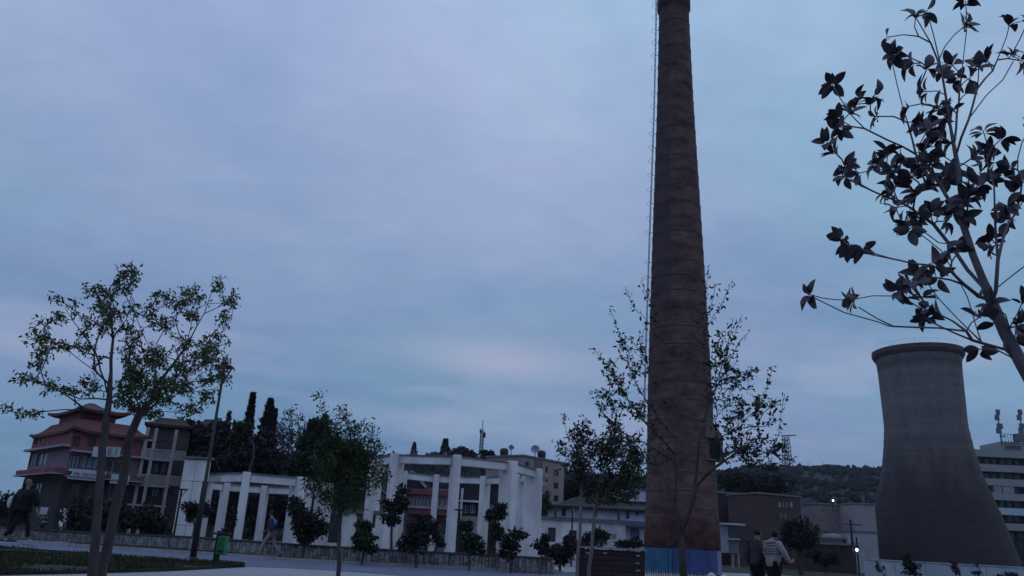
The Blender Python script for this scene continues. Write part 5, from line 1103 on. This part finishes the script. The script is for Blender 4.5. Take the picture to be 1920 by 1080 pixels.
# ================================================================== street lamps, bin, scooters, fence
M_POLE = mat('lamp_pole_paint', (.022, .020, .024), .55, .2, 5, .1)
b = ggnd(361, 1050); lmp = thing('street_lamp', 'tall dark street lamp with flat panel head and brace, in front of the lower colonnade', 'street lamp', b)
zt1 = at(412, 690, b.y).z; x, y = b.x, b.y
MB().tube([(x, y, b.z-.05), (x, y, b.z+2.4), (x, y, b.z+2.45), (x, y, zt1)], [.10, .09, .055, .042], 12).build('pole', M_POLE, lmp, smooth=True)
MB().lathe((x, y, b.z), [(.2, 0), (.2, .04), (.13, .1)], 12).build('base_plate', M_POLE, lmp)
a = at(436, 687, y); c_ = at(409, 684, y); MB().beam((c_.x-.06, y, zt1+.02), (a.x, y, zt1+.05), .34, .09).build('lamp_head', M_POLE, lmp, bevel=.02)
MB().beam((x+.02, y, zt1-.55), (a.x-.02, y, zt1-.02), .04, .04).build('brace', M_POLE, lmp)
def small_lamp(px, yb, yt, Y, label, arm=.5, lit=False):
    bb = at(px, yb, Y); zz = at(px, yt, Y).z; z0 = gz(bb.x, Y); t = thing('garden_lamp', label, 'street lamp', (bb.x, Y, z0))
    MB().tube([(bb.x, Y, z0), (bb.x, Y, zz)], .05, 8).build('pole', M_POLE, t); MB().box((bb.x, Y, zz+.03), (arm, .22, .07)).build('lamp_head', M_POLE, t); MB().beam((bb.x, Y, zz-.35), (bb.x+arm*.42, Y, zz), .03, .03).build('brace', M_POLE, t); return t
small_lamp(326, 1003, 918, 40, 'slim garden lamp with a flat T shaped head before the white end wall', .55)
small_lamp(857, 1030, 957, 41, 'slim garden lamp with a boxy head seen between the second and third pillars', .5)
small_lamp(1072, 1012, 953, 50, 'slim garden lamp in front of the white villa', .4)
small_lamp(962, 1010, 906, 49, 'thin dark pole in the gap between the third and fourth pillars', .15)
# utility pole with a lit lamp
up = thing('utility_pole', 'double utility pole carrying a small lit lamp, left of the cooling tower foot', 'utility pole', (at(1606, 1060, 80).x, 80, 0)); q = ORG[up.name]
zt2 = at(1603, 975, 80).z
MB().tube([(q.x-.25, 80, 0), (q.x-.25, 80, zt2)], .11, 8).build('pole', M_POLE, up); MB().tube([(q.x+.2, 80, 0), (q.x+.2, 80, zt2-1.6)], .09, 8).build('pole', M_POLE, up)
MB().box((q.x, 80, at(1606, 984, 80).z), (1.6, .1, .1)).build('crossarm', M_POLE, up)
M_LIT = mat('lit_lamp', (.9, .9, .9), .5, 0, 1, 0, emit=((.9, .93, 1.0), 9.0))
p = at(1606.5, 1031, 79.7); ln = MB().ball((p.x, 79.7, p.z), (.11, .11, .13), 10, 6).build('lit_lantern', M_LIT, up, label='small lit lamp glowing white'); MB().box((p.x, 79.75, p.z+.3), (.5, .4, .1)).build('lantern_hood', M_POLE, up)
p = at(1562, 938.5, 117); fl_ = thing('flood_lamp', 'small lit flood lamp on the roof edge of the wide tan flats', 'lamp', p); MB().ball(tuple(p), (.14, .12, .12), 10, 6).build('bulb', mat('lit_lamp_dim', (.9, .9, .9), .5, 0, 1, 0, emit=((.9, .93, 1.0), 4.0)), fl_); MB().tube([(p.x, 117.2, p.z-1.4), (p.x, 117.2, p.z)], .06, 6).build('stem', M_POLE, fl_)
# litter bin on a post
b = ggnd(402, 1060); bn_ = thing('litter_bin', 'green plastic litter bin hung on a short black post at the tip of the lawn', 'bin', b)
Y = b.y; zt3 = at(408, 995, Y).z; M_BLK = mat('black_metal', (.012, .012, .015), .5, .2, 5, 0)
MB().box((b.x+.02, Y, (zt3+b.z)/2), (.15, .12, zt3-b.z)).build('post', M_BLK, bn_)
M_BIN = mat('green_plastic', (.035, .19, .075), .45, .15, 2, .05, spec=.5)
cx_ = at(418, 1020, Y).x; z1_ = at(418, 1004, Y).z; z0_ = at(416, 1040, Y).z
MB().box((cx_, Y-.02, (z0_+z1_)/2), (.27, .27, z1_-z0_)).build('bin_body', M_BIN, bn_, bevel=.03)
v = MB(); 
for i in range(5): v.box((cx_-.10+.05*i, Y-.165, (z0_+z1_)/2), (.012, .02, (z1_-z0_)*.8))
v.build('rib', mat('green_plastic_dark', (.028, .15, .06), .45, .1, 2, 0), bn_, kind='stuff'); MB().box((cx_-.06, Y-.02, z1_+.05), (.50, .34, .05)).build('lid', M_BLK, bn_, bevel=.02); MB().box((cx_, Y-.17, z0_+.10), (.16, .015, .05)).build('label_plate', M_BLK, bn_)
# scooters parked beyond the wall
def scooter(px, Y, label, rz_, col):
    x = at(px, 985, Y).x; t = thing('parked_scooter', label, 'scooter', (x, Y, gz(x, Y)+.0), 'scooters parked behind the stone wall'); ca, sa = math.cos(rz_), math.sin(rz_); z = .35
    f = lambda u, v, w: (x+ca*u-sa*v, Y+sa*u+ca*v, w+z)
    m = mat('scooter_'+col[0], col[1], .35, .1, 2, 0, spec=.5)
    for u in (-.62, .62):
        wv = MB(); wv.lathe((0, 0, 0), [(.12, -.05), (.22, -.05), (.25, 0), (.22, .05), (.12, .05), (.12, -.05)], 16); wv.v = [f(u+a, b_, .25+c) for a, c, b_ in wv.v]; wv.build('wheel', M_BLK, t)
    MB().tube([f(-.75, 0, .55), f(-.45, 0, .62), f(-.1, 0, .55), f(.1, 0, .3), f(.4, 0, .3)], [.08, .17, .17, .12, .1], 8).build('body', m, t, smooth=True)
    MB().tube([f(.62, 0, .3), f(.5, 0, .75), f(.42, 0, 1.0)], [.06, .11, .08], 8).build('front_shield', m, t, smooth=True)
    MB().tube([f(-.7, 0, .76), f(-.4, 0, .80), f(-.05, 0, .76)], [.08, .13, .10], 8).build('seat', M_BLK, t, smooth=True)
    MB().tube([f(.40, -.32, 1.05), f(.43, 0, 1.0), f(.40, .32, 1.05)], .025, 6).build('handlebar', M_BLK, t)
    for s in (-1, 1): MB().tube([f(.42, .24*s, 1.02), f(.40, .3*s, 1.25)], .012, 5).build('mirror_stem', M_BLK, t); MB().ball(f(.40, .32*s, 1.27), .06, 8, 5).build('mirror', m, t)
    MB().box(f(.47, 0, 1.25), (.05, .4, .42), rz_).build('windscreen', mat('pale_screen', (.40, .42, .48), .2, .1, 2, 0), t); MB().ball(f(.56, 0, .88), .08, 8, 5).build('headlight', mat('pale_screen', (), 0), t)
scooter(80, 49, 'dark scooter with a pale front, left of the two behind the wall', 2.3, ('dark', (.06, .06, .075)))
scooter(117, 49, 'whitish scooter with a tall windscreen, right of the two behind the wall', -.9, ('white', (.48, .48, .52)))
# plank fence panel left of the plinth
Y = 27.5; pf2 = thing('plank_fence', 'low dark red brown plank fence panel with a pale capping rail before the chimney', 'fence', (at(1145, 1075, Y).x, Y, 0))
x0, x1 = at(1088, 1055, Y).x, at(1206, 1055, Y).x; ztf = at(1145, 1030, Y).z; n_ = 6; w = (ztf-.05)/n_
for seg in range(2):
    for i in range(n_):
        xa = x0+(x1-x0)*seg/2; xb_ = x0+(x1-x0)*(seg+1)/2
        MB().box(((xa+xb_)/2, Y+random.uniform(-.008, .008), .04+w*(i+.5)), (xb_-xa-.03, .035, w-.02), random.uniform(-.003, .003)).build('plank', mat('plank_red' if (i+seg) % 3 else 'plank_brown', (.035, .018, .020) if (i+seg) % 3 else (.022, .018, .020), .8, .35, 2.5, .4, 20, stretch=(.2, 1, 3)), pf2)
for px_ in (1088, 1146, 1206): x = at(px_, 1055, Y).x; MB().box((x, Y+.07, ztf/2), (.12, .10, ztf)).build('post', M_BLK, pf2)
MB().box(((x0+x1)/2, Y+.02, ztf+.03), (x1-x0+.2, .2, .05)).build('capping_rail', mat('pale_rail', (.24, .23, .25), .7, .2, 3, .2), pf2)
MB().box(((x0+x1)/2, Y+.05, ztf/2), (x1-x0, .02, ztf-.04)).build('gap_blocker', M_BLK, pf2)  # unseen dark sheet added to block light through the plank gaps
for (px_, py) in ((1102, 1037), (1134, 1037), (1196, 1042), (1195, 1056), (1196, 1070)): q = at(px_, py, Y); MB().box((q.x, Y-.035, q.z), (.14, .02, .05)).build('reflector', mat('dull_plate', (.22, .20, .22), .6, .2, 3, 0), pf2)
# flat stones on the lawn / path edge
for i, (px, py, w, d_, l_) in enumerate(((330, 1053, .7, .25, 'flat pale slab lying on the lawn left of the street lamp foot'), (500, 1047, .9, .25, 'flat pale slab at the kerb under the blue topped walker'))):
    q = ggnd(px, py); o = MB().box((q.x, q.y, q.z+.07), (w, d_, .09), .05).build('stone_slab', M_KERB, origin=tuple(q)); tag(o, l_, 'slab')
# ================================================================== people
def skin(name, chains, m, parent, sub=2, root=None):
    V = []; E = []; Rr = []; idx = {}
    def vid(p, r):
        k = tuple(round(c, 4) for c in p)
        if k not in idx: idx[k] = len(V); V.append(p); Rr.append(r)
        return idx[k]
    for ch_ in chains:
        pr = None
        for (p, r) in ch_:
            i = vid(p, r)
            if pr is not None and pr != i: E.append((pr, i))
            pr = i
    o_ = ORG[parent.name]; me = bpy.data.meshes.new(name); me.from_pydata([(v[0]-o_[0], v[1]-o_[1], v[2]-o_[2]) for v in V], E, [])
    o = bpy.data.objects.new(name, me); C.objects.link(o); o.parent = parent; ORG[o.name] = o_
    md = o.modifiers.new('skin', 'SKIN'); md.use_smooth_shade = True
    for i, s in enumerate(me.skin_vertices[0].data): r = Rr[i]; s.radius = (r, r) if not hasattr(r, '__len__') else r; s.use_root = (i == 0)
    md = o.modifiers.new('sub', 'SUBSURF'); md.levels = 1; md.render_levels = sub
    dg = bpy.context.evaluated_depsgraph_get(); me2 = bpy.data.meshes.new_from_object(o.evaluated_get(dg)); o.modifiers.clear(); o.data = me2; me2.materials.clear(); me2.materials.append(m); me2.shade_smooth(); return o
M_SKIN = mat('skin', (.28, .17, .13), .6, .08, 8, 0); M_HAIR = mat('dark_hair', (.012, .010, .010), .6, .2, 20, .4)
def person(label, base, yaw, H, J, top, bottom, shoe, hair, hood=None, long_coat=.0, extra=None, headm=None, bulk=1.0, name='person'):
    """J: joints in a body frame, x right, y forward, z up, in units of height"""
    t = thing(name, label, 'person', base); ca, sa = math.cos(yaw), math.sin(yaw)
    f = lambda p: Vector((base[0]+H*(ca*p[0]-sa*p[1]), base[1]+H*(sa*p[0]+ca*p[1]), base[2]+H*p[2])); j = {k: f(v) for k, v in J.items()}
    ch = []; hp = (j['hl']+j['hr'])/2; lean = (j['neck']-hp)
    wst = hp+lean*.35; chst = hp+lean*.78
    ch.append([(tuple(hp), .075*H), (tuple(wst), .066*H), (tuple(chst), .078*H), (tuple(j['neck']), .032*H), (tuple(j['neck'].lerp(j['head'], .5)), .032*H), (tuple(j['head']), (.044*H, .050*H)), (tuple(j['head']+(j['head']-j['neck']).normalized()*.038*H), .036*H)])
    for s in 'lr':
        ch.append([(tuple(chst), .078*H), (tuple(j['s'+s]), .034*H), (tuple(j['e'+s]), .024*H), (tuple(j['w'+s]), .016*H), (tuple(j['w'+s].lerp(j['h_'+s], .55)), .019*H)])
        k = j['w'+s].lerp(j['h_'+s], .55); d = (j['h_'+s]-j['w'+s]); side = d.cross(Vector((0, 0, 1))).normalized() if d.normalized().cross(Vector((0, 0, 1))).length > .1 else Vector((ca, sa, 0)); cur = side.cross(d).normalized()
        for q in range(4):
            o = side*(q-1.5)*.0105*H; L = (.85, 1.0, .95, .75)[q]; ch.append([(tuple(k), .019*H), (tuple(k+d*.45+o), .0062*H), (tuple(k+d*(.45+.35*L)+o*1.1+cur*.006*H), .0056*H), (tuple(k+d*(.45+.6*L)+o*1.1+cur*.016*H), .0048*H)])
        ch.append([(tuple(k), .019*H), (tuple(k+side*.022*H+d*.15), .0066*H), (tuple(k+side*.028*H+d*.45), .0056*H)])
        ch.append([(tuple(hp), .075*H), (tuple(j['h'+s]), .052*H), (tuple(j['k'+s]), .034*H), (tuple(j['a'+s]), .022*H), (tuple(j['t'+s]), .020*H)])
    skin('body', ch, M_SKIN, t)
    b = bulk
    jk = [[(tuple(hp-lean.normalized()*.04*H), .088*H*b), (tuple(hp+lean*.1), .088*H*b), (tuple(wst), .080*H*b), (tuple(chst), .092*H*b), (tuple(j['neck']-lean.normalized()*.015*H), .045*H)]]
    for s in 'lr': jk.append([(tuple(chst), .092*H*b), (tuple(j['s'+s]), .046*H*b), (tuple(j['e'+s]), .036*H*b), (tuple(j['e'+s].lerp(j['w'+s], .9)), .027*H*b)])
    if long_coat: jk[0].insert(0, (tuple(hp-Vector((0, 0, long_coat*H))), .085*H*b))
    skin('jacket', jk, top, t)
    tr = []
    for s in 'lr': tr.append([(tuple(hp), .078*H), (tuple(j['h'+s]-Vector((0, 0, .01*H))), .060*H), (tuple(j['k'+s]), .042*H), (tuple(j['k'+s].lerp(j['a'+s], .9)), .032*H)])
    skin('trousers', tr, bottom, t)
    for s in 'lr': skin('shoe', [[(tuple(j['a'+s]+Vector((0, 0, -.012*H))), .025*H), (tuple(j['a'+s].lerp(j['t'+s], .6)), .024*H), (tuple(j['t'+s]), .018*H)]], shoe, t)
    hd = (j['head']-j['neck']).normalized(); fwd = f((0, 1, 0))-f((0, 0, 0)); fwd.normalize(); hc = j['head']+hd*.02*H
    hm = MB().ball(tuple(hc-fwd*.014*H+hd*.014*H), (.050*H, .052*H, .058*H), 14, 10, .03, 3); hm.build('hair', hair, t, smooth=True)
    for s in (-1, 1):
        e = hc+fwd*.046*H+Vector((ca, sa, 0))*s*.018*H+hd*.002*H; MB().ball(tuple(e), .0065*H, 8, 5).build('eye', M_BLK, t)
        e = hc+Vector((ca, sa, 0))*s*.052*H-hd*.008*H; MB().ball(tuple(e), (.008*H, .012*H, .017*H), 8, 5).build('ear', M_SKIN, t)
    MB().tube([hc+fwd*.048*H+hd*.002*H, hc+fwd*.064*H-hd*.014*H, hc+fwd*.050*H-hd*.018*H], [.004*H, .009*H, .005*H], 6).build('nose', M_SKIN, t); MB().box(tuple(hc+fwd*.052*H-hd*.034*H), (.02*H, .006*H, .004*H), yaw).build('mouth', mat('lip', (.22, .09, .08), .6, .1, 3, 0), t)
    if hood: skin('hood', [[(tuple(j['neck']-fwd*.02*H), .060*H), (tuple(j['neck']-fwd*.045*H+hd*.02*H), .050*H), (tuple(chst-fwd*.06*H+lean*.1), .055*H)]], hood, t)
    if extra: extra(t, j, H, fwd, f)
    return t
walk = dict(hl=(-.05, 0, .53), hr=(.05, 0, .53), neck=(0, .05, .84), head=(0, .075, .915), sl=(-.115, .04, .80), sr=(.115, .04, .80), el=(-.15, -.05, .65), er=(.15, .11, .66), wl=(-.14, -.03, .51), wr=(.13, .22, .56), h_l=(-.14, 0, .42), h_r=(.12, .29, .52), kl=(-.05, .12, .29), kr=(.05, -.04, .28), al=(-.05, .17, .045), ar=(.05, -.22, .09), tl=(-.05, .25, .02), tr=(.05, -.16, .03))
stand = dict(walk, neck=(0, .01, .84), head=(0, .03, .915), sl=(-.115, 0, .80), sr=(.115, 0, .80), el=(-.155, -.02, .64), er=(.15, .02, .64), wl=(-.15, .03, .50), wr=(.15, .14, .58), h_l=(-.15, .05, .41), h_r=(.13, .22, .60), kl=(-.055, .02, .28), kr=(.055, .03, .28), al=(-.06, 0, .04), ar=(.06, .0, .04), tl=(-.06, .08, .02), tr=(.06, .08, .02))
M_CBLACK = mat('black_cloth', (.007, .007, .010), .9, .3, 6, .4); M_CDARK = mat('charcoal_cloth', (.045, .042, .050), .9, .3, 6, .4); M_BEIGE = mat('mauve_beige_padding', (.30, .265, .29), .8, .2, 9, .6); M_CBLUE = mat('bright_blue_cloth', (.03, .20, .46), .8, .12, 6, .2); M_NAVY = mat('navy_cloth', (.03, .035, .08), .9, .2, 6, .3); M_GREYC = mat('grey_cloth', (.20, .19, .22), .9, .2, 6, .3); M_WSHOE = mat('pale_shoe', (.42, .40, .42), .6, .1, 6, 0); M_FUR = mat('fair_hair', (.17, .12, .10), .8, .3, 12, .5)
# person in black, striding at the left edge
def bag(t, j, H, fwd, f):
    p = j['h_l']; skin('held_coat', [[(tuple(j['el']), .06*H), (tuple(j['wl']), .075*H), (tuple(p-Vector((0, 0, .10*H))), .07*H), (tuple(p-Vector((0, 0, .25*H))), .06*H), (tuple(p-Vector((0, 0, .33*H))), .045*H)]], M_CBLACK, t)
    a = j['sl']; MB().ball(tuple(a+Vector((-.16*H, 0, -.17*H))), (.05*H, .04*H, .10*H), 10, 8, .06, 4).build('white_parcel', mat('white_parcel', (.5, .5, .54), .7, .1, 5, .3), t, smooth=True)
wl_ = dict(walk, al=(-.06, .16, .045), tl=(-.06, .24, .02), kl=(-.055, .11, .28), kr=(.05, -.07, .28), ar=(.05, -.18, .05), tr=(.05, -.10, .02), neck=(0, -.01, .84), head=(0, .0, .915), sl=(-.10, -.09, .79), sr=(.10, .13, .79), el=(-.14, -.17, .66), er=(.13, .20, .66), wl=(-.13, -.16, .52), wr=(.12, .22, .54), h_l=(-.13, -.14, .43), h_r=(.12, .25, .46))
b = ggnd(29, 1016.5); Hs = (at(38, 898, b.y).z-b.z)
person('person all in black with pale shoes striding along the path at the left edge', (b.x, b.y, b.z), math.radians(-72), Hs, wl_, M_CBLACK, M_CBLACK, M_WSHOE, M_FUR, hood=M_CBLACK, long_coat=.05, extra=bag, bulk=1.75)
# walker with bright blue top
b = ggnd(510, 1038.5)
Hs = 1.78; wk = dict(walk, al=(-.05, .20, .05), tl=(-.05, .27, .03), kl=(-.05, .15, .29), kr=(.05, -.07, .27), ar=(.05, -.26, .10), tr=(.05, -.22, .03))
def blue(t, j, H, fwd, f): skin('blue_backpack', [[(tuple(j['neck']-fwd*.06*H-Vector((0, 0, .03*H))), .06*H), (tuple(j['neck']-fwd*.085*H-Vector((0, 0, .10*H))), .085*H), (tuple(j['neck']-fwd*.08*H-Vector((0, 0, .18*H))), .075*H)]], M_CBLUE, t)
person('walker with a bright blue top and grey trousers striding left past the stone wall', (at(510, 1000, 33.2).x, 33.2, gz(b.x, 33.2)), math.radians(80), Hs, wk, M_NAVY, M_GREYC, M_CBLACK, M_HAIR, bulk=1.05, extra=blue)
# couple right of the chimney
Y = 19.0; x = at(1418, 1000, Y).x; Hs = at(1413, 990, Y).z
def mbag(t, j, H, fwd, f): skin('shoulder_bag', [[(tuple(j['hr']+Vector((.07*H, -.02*H, .10*H))), .055*H), (tuple(j['hr']+Vector((.10*H, -.02*H, .03*H))), .06*H)]], M_CBLACK, t)
person('man in a dark charcoal jacket and black trousers, left of the couple', (x, Y, 0), math.radians(-52), Hs, dict(stand, kl=(-.06, .05, .28), al=(-.07, .02, .04)), M_CDARK, M_CBLACK, M_CBLACK, M_HAIR, extra=mbag, bulk=1.3)
Y = 18.4; x = at(1447, 1000, Y).x; Hs = at(1451, 992, Y).z
st2 = dict(stand, er=(.17, .06, .66), wr=(.19, .11, .57), h_r=(.185, .16, .60), el=(-.15, .03, .65), wl=(-.10, .14, .62), h_l=(-.07, .21, .64), head=(.01, .045, .905), neck=(0, .02, .83))
def puffs(t, j, H, fwd, f):
    hp = (j['hl']+j['hr'])/2; up_ = (j['neck']-hp).normalized(); mb = MB()
    for k in range(5):
        c = hp+up_*(.16+.035*k)*H; r = (.098+.006*k)*H if k < 3 else (.105-.008*(k-3))*H
        mb.tube([c+Vector((math.cos(a)*r*1.08, math.sin(a)*r*.95, .006*H*math.sin(a*2+k))) for a in np.linspace(0, 2*math.pi, 17)], .016*H, 6, cap=False)
    mb.build('quilted_roll', mat('pale_quilting', (.29, .255, .28), .75, .35, 14, .6), t, smooth=True)
    c = j['head']+Vector((0, 0, .055*H)); MB().ball(tuple(c), (.045*H, .045*H, .022*H), 12, 6, .05, 2).build('pale_headband', M_WSHOE, t, smooth=True)
    c = hp; skin('skirt', [[(tuple(hp), .098*H), (tuple(hp-Vector((0, 0, .12*H))), .105*H), (tuple(hp-Vector((0, 0, .22*H))), .10*H)]], M_CBLACK, t)
person('woman in pale mauve padded jacket and black skirt, right of the couple', (x, Y, 0), math.radians(-62), Hs, st2, M_BEIGE, M_CBLACK, M_CBLACK, M_HAIR, hood=M_BEIGE, extra=puffs, bulk=1.25)

# ================================================================== thin evening haze
hz = bpy.data.materials.new('evening_haze'); hz.use_nodes = True; t = hz.node_tree; t.nodes.clear(); o_ = t.nodes.new('ShaderNodeOutputMaterial'); v = t.nodes.new('ShaderNodeVolumePrincipled')
v.inputs['Color'].default_value = (.80, .86, 1.0, 1); v.inputs['Density'].default_value = .00015; t.links.new(v.outputs[0], o_.inputs['Volume'])
MB().box((0, 500, 74.0), (3200, 2400, 152)).build('haze', hz, kind='stuff'); tag(bpy.data.objects['haze'], 'thin bluish evening haze filling the air over the park and hill', 'haze')
